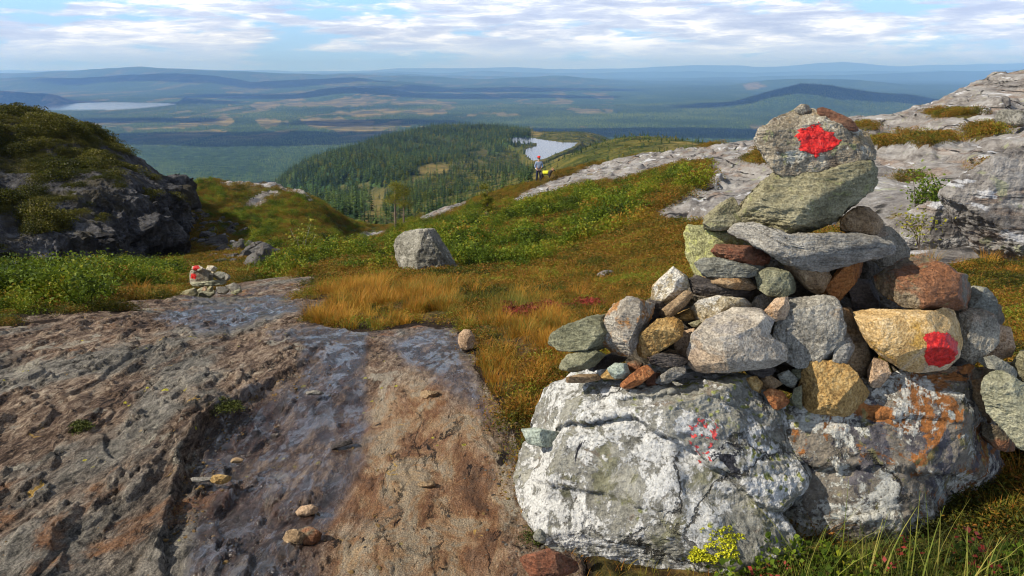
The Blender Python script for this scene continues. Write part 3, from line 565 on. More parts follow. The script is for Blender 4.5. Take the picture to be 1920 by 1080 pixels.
def paint_material():
    m, t, b = new_mat('red_paint'); o = t.node('ShaderNodeTexCoord').outputs['Object']; n = t.noise(o, 60, 5, .65, .6)
    t.put(b.inputs['Base Color'], t.ramp(n, [(.34, (.22, .004, .004)), (.5, (.55, .010, .008)), (.66, (.72, .028, .018))])); b.inputs['Roughness'].default_value = .42
    t.put(b.inputs['Normal'], t.bump(t.noise(o, 45, 6, .7, .8), .9, .012)); return m
M['paint'] = paint_material(); M['worn'] = plain('worn_red_paint', (.52, .07, .06), .8, .5, 90)
# ------------------------------------------------------------ stones
def icosphere(lv, cache={}):
    if lv in cache: return cache[lv]
    p = (1+5**.5)/2
    V = np.array([(-1, p, 0), (1, p, 0), (-1, -p, 0), (1, -p, 0), (0, -1, p), (0, 1, p), (0, -1, -p), (0, 1, -p), (p, 0, -1), (p, 0, 1), (-p, 0, -1), (-p, 0, 1)], float)
    F = np.array([(0, 11, 5), (0, 5, 1), (0, 1, 7), (0, 7, 10), (0, 10, 11), (1, 5, 9), (5, 11, 4), (11, 10, 2), (10, 7, 6), (7, 1, 8), (3, 9, 4), (3, 4, 2), (3, 2, 6), (3, 6, 8), (3, 8, 9), (4, 9, 5), (2, 4, 11), (6, 2, 10), (8, 6, 7), (9, 8, 1)])
    V /= np.linalg.norm(V, axis=1)[:, None]
    for _ in range(lv):
        E = np.sort(np.concatenate([F[:, [0, 1]], F[:, [1, 2]], F[:, [2, 0]]]), 1)
        u, inv = np.unique(E, axis=0, return_inverse=True); inv = inv.ravel()
        m = V[u].sum(1); m /= np.linalg.norm(m, axis=1)[:, None]
        n = len(F); a, b, c = inv[:n]+len(V), inv[n:2*n]+len(V), inv[2*n:]+len(V)
        V = np.concatenate([V, m])
        F = np.concatenate([np.stack([F[:, 0], a, c], 1), np.stack([F[:, 1], b, a], 1), np.stack([F[:, 2], c, b], 1), np.stack([a, b, c], 1)])
    cache[lv] = (V, F); return V, F
RV, UV, FV = np.array([1, 0, 0]), np.array([0, sp_, cp]), np.array([0, cp, -sp_])
def ray(px, py): return FV + (px-960)/FPX*RV + (540-py)/FPX*UV
def vnormals(V, F):
    n = np.zeros_like(V); fn = np.cross(V[F[:, 1]]-V[F[:, 0]], V[F[:, 2]]-V[F[:, 0]])
    for k in range(F.shape[1]): np.add.at(n, F[:, k], fn)
    return n/np.maximum(np.linalg.norm(n, axis=1), 1e-12)[:, None]
def stone(poly, d, mat, th=None, lv=6, seed=1, facets=9, rough=1.0, strat=0.0, e=.62, cut=.86, side=.7, name='stone', tilt=0.0, label=None, cat='stone', group=None, ledges=()):
    """a rock whose outline was traced, given real distance d, real size and thickness"""
    poly = np.array(poly, float); x, y = poly[:, 0], poly[:, 1]; x2, y2 = np.roll(x, -1), np.roll(y, -1)
    cr = x*y2-x2*y; A = cr.sum()/2; c = np.array([((x+x2)*cr).sum(), ((y+y2)*cr).sum()])/(6*A)
    V, F = icosphere(lv); rg = np.random.default_rng(seed)
    th0 = th if th is not None else .5*math.sqrt(abs(A))*d/FPX
    a, b, cc = V[:, 0], V[:, 1], V[:, 2]; rho = np.sqrt(a*a+b*b); th_ = np.arctan2(b, a)
    tg = np.linspace(-math.pi, math.pi, 721); R = np.zeros(721); dx, dy = np.cos(tg), -np.sin(tg)
    for k in range(len(poly)):
        p, q = poly[k]-c, poly[(k+1) % len(poly)]-c; ed = q-p
        den = dx*ed[1]-dy*ed[0]; den = np.where(abs(den) < 1e-9, 1e-9, den)
        tR = (p[0]*ed[1]-p[1]*ed[0])/den; u = (p[0]*dy-p[1]*dx)/den
        R = np.where((tR > 0) & (u >= -1e-6) & (u <= 1+1e-6), np.maximum(R, tR), R)
    Rr = np.interp(th_, tg, R)*1.03
    m = np.clip(rho, 0, 1)**e; dep = np.sign(cc)*np.abs(cc)**.75
    sc = d/FPX
    lx, ly, lz = Rr*m*np.cos(th_)*sc, Rr*m*np.sin(th_)*sc, dep*th0
    P = np.stack([lx, ly, lz], 1); size = np.sqrt(abs(A))*sc
    for k in range(facets+5):
        n = rg.normal(size=3); n[2] = -abs(n[2])*1.6-.15 if k < (facets+5)*side else n[2]; n /= np.linalg.norm(n)
        s_ = P@n; h = s_.max()*rg.uniform(cut-(.24 if side < 1 else .15), cut+.02); ex = np.maximum(s_-h, 0); P = P - ex[:, None]*n*.97
    for ax, l_ in ((0, lx), (1, ly)):      # the broken faces must not shrink the outline
        a0, a1, b0, b1 = P[:, ax].min(), P[:, ax].max(), l_.min(), l_.max(); P[:, ax] = b0+(P[:, ax]-a0)*(b1-b0)/(a1-a0)
    P[:, 2] += tilt*P[:, 1]
    for line, amt in ledges:               # a broken step across the face: everything above the line stands forward
        ln = np.array(line, float); pxx = c[0]+P[:, 0]/sc; pyy = c[1]-P[:, 1]/sc
        yl = np.interp(pxx, ln[:, 0], ln[:, 1]) + 14*fbm(np.column_stack([pxx/60, pyy/200, pxx*0]), 4, .6, 7)
        P[:, 2] -= amt*sstep(yl-pyy, -3, 5)*(1-.75*sstep(yl-pyy, 30, 190))*sstep(pxx, ln[0, 0]-40, ln[0, 0]+10)*(1-sstep(pxx, ln[-1, 0]-40, ln[-1, 0]))*(P[:, 2] < 0)
    N = vnormals(P, F); q = P/size + seed*7.7
    ns = fbm(q*2.2, 3, .5, seed % 50)*.030 + fbm(q*7, 5, .62, seed % 50+3)*.028
    if strat: ns = ns + strat*.05*fbm(q*np.array([1.5, 7, 2.0]), 4, .6, seed % 50+8, True)
    else: ns = ns + .012*fbm(q*4, 4, .6, seed % 50+8, True)
    P = P + N*(ns*size*rough)[:, None]
    r0 = ray(*c); o = np.array([0, 0, CAMZ]) + d*r0
    Wd = P[:, 0:1]*RV + P[:, 1:2]*UV + P[:, 2:3]*(r0/np.linalg.norm(r0))
    F = F[:, ::-1]; ob = mesh_obj(name, Wd, F, mat); ob.location = o
    if label: tag(ob, label, cat, group)
    ob_data[ob.name] = (Wd, F, o, (r0/np.linalg.norm(r0)))
    return ob
ob_data = {}
def paint_mark(ob, poly, nz, seed=3, off=.003, thr=0.0, cluster=.0, name='paint_mark', mat='paint'):
    """a brushed patch of red paint lying on the stone's camera side, as a thin skin of its own"""
    Wd, F, o, r = ob_data[ob.name]; px, py = proj(Wd+o); N = vnormals(Wd, F)
    d = sdf(px, py, poly) + nz*fbm(Wd*np.array([28, 28, 60]), 5, .65, seed)
    if cluster: d = np.minimum(d, cluster*(fbm(Wd*30, 4, .55, seed+5, True)-.52)*30)
    front = (N@r) < .05
    m = (d > thr) & front
    sel = m[F].all(1); Fs = F[sel]; u, inv = np.unique(Fs, return_inverse=True); Fs = inv.reshape(Fs.shape)
    h = off*np.clip(d[u]/3, .05, 1) + off*.8*fbm(Wd[u]*60, 3, .6, seed+2)*np.clip(d[u]/6, 0, 1)
    Pt = Wd[u]+N[u]*np.maximum(h, .0006)[:, None]
    p = mesh_obj(name, Pt, Fs, M[mat], parent=ob); p['label'] = 'bright red painted trail mark'; return p

G_C = 'stones stacked in the large cairn'
# name, label, material, outline, distance, thickness, options
ST = [
 ('lichened upper stone with a red paint splotch, crowning the large cairn', 'cap', [(1445, 226), (1463, 208), (1492, 205), (1531, 209), (1570, 228), (1609, 243), (1632, 250), (1639, 274), (1635, 295), (1604, 306), (1559, 317), (1512, 328), (1473, 329), (1442, 317), (1420, 301), (1419, 279), (1434, 256)], 2.60, .12, dict(lv=7, facets=7, strat=.5, cut=.9)),
 ('small round pebble lying on the very top of the red-marked summit stone', 'speck', [(1489, 208), (1494, 198), (1505, 195), (1516, 197), (1521, 206), (1511, 215), (1497, 214)], 2.58, .03, dict(lv=4)),
 ('thin brown sliver of stone leaning on the right shoulder of the red-marked summit stone', 'redbrown', [(1531, 206), (1538, 202), (1560, 211), (1590, 225), (1608, 238), (1606, 246), (1580, 240), (1550, 224)], 2.56, .03, dict(lv=4, facets=5, strat=1)),
 ('big olive boulder directly beneath the red-marked summit stone', 'olive', [(1380, 380), (1394, 360), (1430, 343), (1470, 331), (1550, 326), (1600, 309), (1630, 305), (1636, 330), (1634, 362), (1610, 387), (1570, 411), (1530, 431), (1490, 442), (1455, 437), (1437, 428), (1430, 419), (1400, 409), (1384, 394)], 2.60, .15, dict(lv=6, facets=9, strat=1.0, cut=.85)),
 ('yellowish wedge stone propping the left end of the big olive boulder', 'olive', [(1319, 428), (1340, 405), (1362, 384), (1382, 370), (1394, 395), (1412, 412), (1402, 425), (1362, 432)], 2.66, .09, dict(facets=8)),
 ('grey wedge block under the right end of the big olive boulder', 'tan', [(1577, 412), (1600, 397), (1622, 388), (1648, 404), (1655, 420), (1645, 438), (1602, 438), (1578, 431)], 2.62, .08, dict(strat=.8)),
 ('wide flat grey slab lying across the cairn below the big olive boulder', 'slate', [(1367, 433), (1384, 423), (1420, 421), (1440, 429), (1480, 441), (1550, 441), (1600, 440), (1642, 446), (1672, 462), (1668, 474), (1620, 485), (1580, 496), (1540, 504), (1510, 501), (1480, 493), (1455, 477), (1432, 464), (1408, 451), (1398, 445), (1375, 442)], 2.60, .20, dict(lv=6, facets=5, strat=.7, cut=.95, tilt=-.0)),
 ('grey stone tucked behind the right tip of the wide flat slab', 'speck', [(1600, 450), (1640, 420), (1672, 428), (1694, 452), (1706, 470), (1700, 492), (1650, 500)], 2.80, .10, dict()),
 ('rounded block covered in yellow-green lichen at the left shoulder of the cairn', 'lichened', [(1284, 450), (1298, 432), (1330, 424), (1380, 430), (1412, 446), (1430, 470), (1425, 512), (1370, 525), (1330, 530), (1304, 516), (1286, 488)], 2.78, .17, dict(lv=6, facets=7)),
 ('dark red slab lying on the blue-grey slab in front of the yellow-green block', 'redbrown', [(1335, 468), (1345, 461), (1385, 461), (1418, 464), (1444, 478), (1436, 492), (1415, 498), (1370, 493), (1342, 483)], 2.60, .09, dict(strat=1)),
 ('blue-grey slab between the dark red slab and a thin brown slab', 'blue', [(1303, 493), (1318, 485), (1342, 484), (1382, 494), (1430, 499), (1431, 510), (1402, 518), (1350, 520), (1318, 516)], 2.57, .10, dict(strat=.6)),
 ('thin brown slab right under the blue-grey slab', 'tan', [(1318, 518), (1360, 522), (1410, 523), (1419, 537), (1402, 544), (1360, 539), (1330, 530)], 2.58, .08, dict(strat=1)),
 ('long dark purple slate slab lowest in the pile of flat slabs', 'dark', [(1289, 526), (1308, 519), (1340, 527), (1380, 540), (1412, 549), (1398, 561), (1350, 557), (1302, 549)], 2.60, .10, dict(strat=1)),
 ('rounded greenish stone right of the pile of flat slabs', 'green', [(1418, 522), (1429, 506), (1450, 502), (1475, 510), (1491, 530), (1491, 547), (1470, 557), (1440, 555), (1422, 543)], 2.56, .07, dict(facets=5)),
 ('angular tan stone hanging below the left half of the wide flat slab', 'tan', [(1472, 488), (1500, 488), (1522, 501), (1552, 509), (1558, 525), (1545, 544), (1530, 551), (1505, 539), (1488, 521), (1475, 505)], 2.62, .08, dict()),
 ('small tan chip wedged left of the angular tan stone under the slab', 'olive', [(1456, 478), (1473, 478), (1480, 506), (1460, 495)], 2.68, .05, dict(lv=4)),
 ('smooth orange stone leaning in the gap under the wide flat slab', 'orange', [(1618, 486), (1600, 487), (1575, 497), (1560, 519), (1538, 550), (1541, 560), (1569, 565), (1590, 541), (1611, 511)], 2.68, .06, dict(facets=4)),
 ('upright dark grey stone in the black gap above the golden stone', 'dark', [(1593, 530), (1611, 524), (1632, 528), (1646, 560), (1650, 586), (1600, 586), (1592, 550)], 2.70, .06, dict(facets=5)),
 ('big rust and moss coloured block above the golden stone with the red mark', 'rusty', [(1640, 518), (1660, 499), (1682, 483), (1722, 482), (1762, 498), (1782, 514), (1815, 522), (1821, 532), (1812, 560), (1800, 579), (1760, 581), (1700, 578), (1672, 561), (1645, 543)], 2.60, .14, dict(lv=6, facets=9, strat=.3)),
 ('smooth grey stone behind the right tip of the rusty block', 'blue', [(1800, 552), (1820, 537), (1850, 540), (1868, 560), (1871, 585), (1850, 593), (1803, 582)], 2.72, .09, dict(facets=5)),
 ('speckled granite stone right of the golden stone with the red mark', 'speck', [(1792, 582), (1830, 577), (1862, 590), (1873, 610), (1871, 642), (1850, 666), (1828, 679), (1803, 664), (1793, 640)], 2.64, .10, dict(facets=6)),
 ('pinkish stone on the far right of the cairn beside the speckled granite one', 'peach', [(1868, 609), (1895, 614), (1903, 650), (1896, 668), (1865, 675), (1846, 668)], 2.70, .07, dict()),
 ('golden granite stone with a round red paint mark at its lower right', 'gold', [(1602, 587), (1615, 582), (1640, 581), (1700, 583), (1750, 585), (1770, 575), (1790, 580), (1801, 605), (1804, 640), (1795, 669), (1770, 691), (1722, 698), (1690, 691), (1660, 671), (1635, 650), (1614, 620)], 2.55, .12, dict(lv=7, facets=-1, rough=.5, cut=.95)),
 ('square rough grey block in the middle of the cairn', 'grey', [(1455, 612), (1462, 580), (1480, 559), (1530, 556), (1562, 559), (1575, 577), (1583, 610), (1576, 650), (1556, 670), (1530, 679), (1505, 682), (1482, 690), (1462, 660), (1452, 640)], 2.52, .12, dict(lv=6, facets=8, cut=.84)),
 ('small pale wedge squeezed between the square grey block and a tall brown stone', 'slate', [(1566, 655), (1584, 624), (1603, 656), (1585, 684), (1560, 679)], 2.50, .05, dict(lv=4)),
 ('tall brown stone standing behind the small pale wedge', 'tan', [(1572, 580), (1606, 580), (1618, 620), (1630, 660), (1629, 720), (1602, 742), (1578, 700), (1568, 640)], 2.62, .09, dict(strat=.5)),
 ('yellow ochre block resting on the base rock under the square grey block', 'ochre', [(1500, 725), (1508, 692), (1520, 680), (1562, 678), (1592, 688), (1622, 684), (1630, 722), (1604, 762), (1562, 779), (1512, 771), (1498, 760)], 2.50, .11, dict(lv=6, facets=8, cut=.82)),
 ('orange-brown egg stone right of the yellow ochre block', 'peach', [(1627, 692), (1640, 670), (1663, 679), (1671, 700), (1650, 726), (1629, 726)], 2.54, .06, dict(facets=4)),
 ('small brown stone at the left foot of the yellow ochre block', 'green', [(1482, 757), (1489, 730), (1504, 722), (1503, 768)], 2.49, .04, dict(lv=4)),
 ('large pale flat-faced stone at the front left of the cairn', 'pale', [(1290, 662), (1300, 630), (1326, 604), (1372, 584), (1421, 577), (1452, 599), (1440, 630), (1451, 640), (1471, 650), (1473, 675), (1442, 688), (1362, 697), (1310, 697), (1291, 686)], 2.46, .12, dict(lv=6, facets=4, cut=.9, rough=.6)),
 ('peach coloured stone half hidden behind the large pale flat-faced stone', 'peach', [(1266, 641), (1284, 622), (1330, 612), (1345, 650), (1300, 678), (1268, 664)], 2.58, .09, dict()),
 ('white-crusted stone with yellow stain above the large pale flat-faced stone', 'quartz', [(1294, 581), (1310, 563), (1345, 555), (1376, 560), (1407, 562), (1412, 582), (1377, 592), (1340, 607), (1311, 609), (1297, 597)], 2.56, .09, dict()),
 ('rounded grey stone under the greenish stone', 'grey', [(1409, 560), (1430, 552), (1458, 557), (1464, 577), (1442, 590), (1412, 582)], 2.62, .07, dict()),
 ('small white triangular stone left of the square grey block', 'peach', [(1434, 581), (1454, 560), (1477, 557), (1482, 590), (1470, 602), (1449, 598)], 2.49, .05, dict(facets=7)),
 ('grey and ochre stone at the upper left end of the low pile', 'quartz', [(1222, 560), (1226, 520), (1240, 505), (1262, 502), (1285, 519), (1293, 540), (1276, 561), (1256, 573), (1238, 571)], 2.62, .10, dict(facets=8)),
 ('narrow tan splinter slanting beneath the grey and ochre stone', 'tan', [(1235, 598), (1250, 579), (1288, 545), (1300, 551), (1287, 570), (1262, 592), (1243, 601)], 2.55, .04, dict(strat=1, lv=4)),
 ('flat ochre stone under the white-crusted stone', 'ochre', [(1264, 592), (1296, 574), (1312, 596), (1282, 602)], 2.60, .07, dict(lv=4)),
 ('tiny oval pebble in the gap under the white-crusted stone', 'olive', [(1290, 606), (1309, 600), (1318, 608), (1300, 614)], 2.54, .03, dict(lv=4)),
 ('tilted block streaked white and rusty orange on the left of the cairn', 'rustwhite', [(1125, 650), (1138, 612), (1154, 583), (1190, 566), (1226, 558), (1219, 595), (1201, 630), (1181, 660), (1150, 667)], 2.50, .09, dict(lv=6, facets=7, strat=.4)),
 ('black-brown slab standing behind the white and orange streaked block', 'dark', [(1190, 622), (1222, 563), (1254, 568), (1236, 600), (1202, 632)], 2.60, .07, dict()),
 ('olive-grey pointed slab at the far left tip of the cairn', 'green', [(1030, 636), (1060, 619), (1100, 600), (1152, 588), (1150, 600), (1138, 640), (1122, 652), (1098, 658), (1060, 656)], 2.56, .10, dict(strat=.6, lv=6)),
 ('tan oval stone between the streaked block and the large pale stone', 'ochre', [(1194, 656), (1205, 625), (1234, 600), (1260, 596), (1281, 605), (1276, 630), (1250, 651), (1220, 671), (1198, 669)], 2.48, .08, dict(strat=.3)),
 ('flat green stone lying under the olive-grey pointed slab', 'green', [(1049, 681), (1073, 665), (1120, 657), (1133, 666), (1116, 686), (1086, 697), (1060, 692)], 2.54, .09, dict(strat=.5)),
 ('dark slab under the white and orange streaked block', 'dark', [(1112, 672), (1145, 664), (1175, 672), (1160, 684), (1130, 693), (1104, 697)], 2.60, .09, dict(strat=1)),
 ('long thin tan stone lying on the white base boulder at its left', 'tan', [(1062, 710), (1090, 702), (1121, 701), (1128, 711), (1102, 718), (1070, 718)], 2.50, .06, dict(lv=4, strat=.4)),
 ('smooth pale teal stone low on the left of the pile', 'teal', [(1139, 690), (1154, 681), (1175, 682), (1181, 699), (1166, 711), (1147, 706)], 2.46, .04, dict(facets=4)),
 ('brown triangular stone sticking out from beneath the teal stone', 'ochre', [(1126, 706), (1138, 691), (1165, 706), (1182, 712), (1130, 713)], 2.50, .05, dict(lv=4)),
 ('rust-red shard leaning on the white base boulder', 'shard', [(1163, 724), (1184, 705), (1205, 690), (1226, 685), (1224, 702), (1201, 721), (1178, 730)], 2.44, .05, dict(facets=7)),
 ('small olive-brown stone between the teal stone and the rust-red shard', 'rusty', [(1171, 683), (1190, 674), (1207, 684), (1191, 697), (1180, 698)], 2.50, .04, dict(lv=4)),
 ('flat grey-brown slate above the rust-red shard', 'dark', [(1214, 680), (1240, 666), (1270, 662), (1293, 676), (1276, 687), (1241, 688)], 2.48, .07, dict(strat=1)),
 ('tan flake behind the flat grey-brown slate', 'tan', [(1228, 668), (1255, 655), (1278, 661), (1272, 676), (1240, 680)], 2.56, .06, dict(lv=4)),
 ('thin slate flake slanting up against the white base boulder', 'slate', [(1229, 713), (1255, 695), (1286, 684), (1276, 700), (1251, 715), (1235, 722)], 2.44, .04, dict(lv=4, strat=1)),
 ('dark red-brown stone in the shade right of the rust-red shard', 'redbrown', [(1207, 712), (1224, 699), (1240, 700), (1244, 726), (1216, 732)], 2.50, .05, dict(lv=4)),
 ('brown pebble lowest under the rust-red shard', 'tan', [(1204, 735), (1222, 724), (1241, 733), (1231, 741), (1211, 743)], 2.47, .03, dict(lv=4)),
 ('rust-orange shard lying where the two base rocks meet', 'shard', [(1431, 735), (1445, 728), (1468, 734), (1480, 750), (1465, 769), (1449, 761)], 2.46, .04, dict(lv=4, facets=7)),
 ('ochre chip left above the rust-orange shard', 'ochre', [(1399, 712), (1415, 705), (1431, 721), (1425, 737), (1409, 729)], 2.48, .03, dict(lv=4, facets=7)),
 ('ochre chip right above the rust-orange shard', 'tan', [(1424, 711), (1446, 704), (1468, 719), (1451, 731), (1431, 729)], 2.50, .03, dict(lv=4, facets=7)),
 ('dark flat stone in shade under the large pale flat-faced stone', 'dark', [(1392, 692), (1430, 686), (1456, 690), (1446, 708), (1410, 708)], 2.52, .06, dict(lv=4)),
 ('grey chip left of the yellow ochre block', 'blue', [(1458, 702), (1478, 694), (1496, 711), (1488, 729), (1465, 720)], 2.50, .04, dict(lv=4)),
 ('grey-green chip wedged under the square grey block', 'green', [(1484, 694), (1512, 684), (1516, 708), (1500, 716)], 2.54, .04, dict(lv=4)),
 ('flat dark stone under the golden stone with the red mark', 'rusty', [(1652, 728), (1664, 704), (1720, 696), (1800, 688), (1838, 694), (1834, 722), (1752, 722), (1692, 738)], 2.66, .14, dict(strat=.8)),
 ('layered grey-brown stone standing between the lichened base rock and the green slab', 'tan', [(1815, 700), (1850, 688), (1868, 720), (1862, 750), (1852, 792), (1822, 765)], 2.66, .08, dict(strat=1)),
 ('long grey stone slanting under the speckled granite stone', 'blue', [(1830, 673), (1860, 667), (1892, 689), (1907, 709), (1880, 706), (1850, 691)], 2.60, .05, dict()),
 ('pale green slab leaning at the right edge of the cairn', 'palegreen', [(1842, 738), (1848, 706), (1868, 696), (1900, 712), (1930, 732), (1960, 800), (1960, 862), (1910, 837), (1880, 803), (1850, 772)], 2.50, .08, dict(lv=6, facets=5, strat=.6)),
 ('brown-grey stone at the right edge of the frame above the green slab', 'olive', [(1893, 692), (1925, 655), (1960, 670), (1950, 725), (1905, 713)], 2.68, .08, dict()),
 ('dark rusty stone beneath the pale green slab', 'rusty', [(1840, 792), (1868, 800), (1903, 832), (1890, 847), (1860, 838), (1842, 817)], 2.62, .07, dict()),
 ('added fill stone, darkened for shade, in the gap under the wide flat slab', 'core', [(1400, 470), (1500, 470), (1620, 480), (1670, 500), (1660, 600), (1560, 600), (1440, 580), (1400, 520)], 2.92, .12, dict()),
 ('added fill stone, darkened for shade, deep inside behind the square grey block', 'core', [(1400, 580), (1500, 560), (1640, 580), (1650, 700), (1560, 740), (1440, 720), (1390, 660)], 2.84, .16, dict()),
 ('added fill stone, darkened for shade, deep inside behind the tan oval stone', 'core', [(1150, 640), (1230, 560), (1320, 560), (1400, 620), (1380, 720), (1260, 730), (1150, 700)], 2.80, .14, dict()),
 ('added fill stone, darkened for shade, deep inside behind the golden stone', 'core', [(1640, 570), (1760, 560), (1850, 590), (1880, 680), (1830, 760), (1700, 740), (1640, 690)], 2.86, .14, dict()),
 ('added fill stone, darkened for shade, behind the pile of flat slabs', 'core', [(1290, 520), (1400, 490), (1480, 520), (1460, 590), (1380, 600), (1280, 580)], 2.88, .12, dict()),
 ('added fill stone, darkened for shade, low on the far right behind the green slab', 'core', [(1850, 690), (1920, 680), (1990, 720), (1990, 860), (1900, 850), (1850, 800)], 2.85, .12, dict()),
]
def build_cairn():
    for k, (lab, mat, poly, d, th, opt) in enumerate(ST):
        o = stone(poly, d, M[mat], th=th, seed=k+1, label=lab, group=G_C, **opt)
        if k == 0: paint_mark(o, [(1488, 256), (1500, 242), (1518, 238), (1535, 231), (1548, 244), (1562, 248), (1568, 262), (1580, 262), (1568, 276), (1556, 284), (1540, 287), (1530, 300), (1520, 288), (1500, 282), (1496, 268)], 7, 3)
        if 'golden granite' in lab: paint_mark(o, [(1733, 626), (1750, 620), (1778, 625), (1793, 640), (1797, 662), (1782, 682), (1760, 690), (1740, 684), (1732, 668), (1738, 645), (1728, 636)], 5, 9)
    b1 = stone([(967, 735), (985, 708), (1040, 682), (1120, 690), (1200, 700), (1270, 694), (1330, 690), (1400, 728), (1460, 765), (1500, 800), (1545, 850), (1500, 900), (1450, 960), (1510, 1040), (1480, 1130), (1200, 1140), (1085, 1050), (1030, 985), (985, 930), (957, 880), (962, 850), (985, 822), (975, 800), (975, 765)],
        2.62, M['boulder'], th=.34, lv=8, seed=101, facets=14, strat=.3, e=.42, cut=.88, rough=.75, side=1.0, ledges=[([(930, 806), (1060, 800), (1190, 792), (1300, 858), (1400, 935), (1520, 990)], .045), ([(1180, 760), (1300, 740), (1420, 790), (1540, 850)], .022), ([(1000, 905), (1150, 925), (1290, 960)], .016)], name='boulder', label='big white lichen-crusted boulder carrying the left half of the cairn', cat='boulder')
    paint_mark(b1, [(1290, 800), (1310, 790), (1345, 793), (1350, 815), (1335, 850), (1320, 875), (1300, 860), (1288, 830)], 14, 21, off=.0010, thr=.6, cluster=2.6, name='worn_paint_mark', mat='worn')['label'] = 'faded, flaking remains of red paint'
    stone([(1350, 960), (1370, 880), (1420, 830), (1450, 790), (1480, 765), (1590, 735), (1640, 722), (1700, 705), (1760, 703), (1795, 699), (1820, 712), (1836, 762), (1856, 820), (1880, 880), (1887, 925), (1860, 970), (1800, 1030), (1700, 1070), (1500, 1100), (1370, 1080)],
        2.68, M['boulder2'], th=.32, lv=8, seed=103, facets=14, strat=.35, e=.45, cut=.86, rough=.85, side=1.0, ledges=[([(1400, 880), (1520, 868), (1660, 880), (1800, 905), (1900, 900)], .035), ([(1440, 955), (1600, 965), (1840, 960)], -.03), ([(1500, 800), (1640, 790), (1860, 800)], .02)], name='boulder', label='rust and white blotched boulder carrying the right half of the cairn', cat='boulder')
    # the blue-grey wedge caught under the overhang, loose stones about the boulders
    stone([(978, 805), (1000, 802), (1045, 812), (1052, 830), (1020, 838), (990, 832)], 2.60, M['teal'], th=.10, lv=5, seed=105, label='pale blue-grey stone wedged into the left side of the white boulder', cat='stone')
    stone([(1000, 995), (1014, 992), (1024, 1010), (1018, 1020), (1000, 1012)], 2.3, M['blue'], th=.02, lv=4, seed=106, label='small grey stone in the mossy hollow at the left foot of the white boulder', cat='stone')
    stone([(975, 1045), (1030, 1030), (1085, 1058), (1060, 1085), (1000, 1080)], 2.12, M['redbrown'], th=.05, lv=5, seed=107, label='flat brown stone at the bottom edge beside the white boulder', cat='stone')
G_L = 'loose stones lying on the bedrock'
def ground_stone(px, py, wpx, hpx, mat, label, seed, shape=None, Y=None, group=G_L, cat='stone', lv=5, sink=.12, name='stone', **k):
    """a stone standing on the ground at pixel foot (px, py)"""
    if Y is None:
        Ys = np.exp(np.linspace(math.log(1.6), math.log(90), 900)); z = CAMZ + Ys*float(tt(py)); g = tz(ss(px, py)*Ys, Ys)
        hit = np.where(g > z)[0]; Y = Ys[hit[0]] if len(hit) else 5.0
    dy = (540-py)/FPX; d = Y/(cp+dy*sp_)
    if shape is None:
        n = 9; rg = np.random.default_rng(seed); a = np.linspace(0, 2*math.pi, n, endpoint=False)+rg.uniform(0, .5)
        rr = rg.uniform(.85, 1.12, n); shape = [(px+wpx/2*r*math.cos(q), py-hpx*(.5-sink)-hpx/2*r*math.sin(q)) for q, r in zip(a, rr)]
    dd = wpx*d/FPX*.38
    return stone(shape, d+dd*.5, M[mat], th=dd, seed=seed, label=label, group=group, cat=cat, lv=lv, name=name, **k)
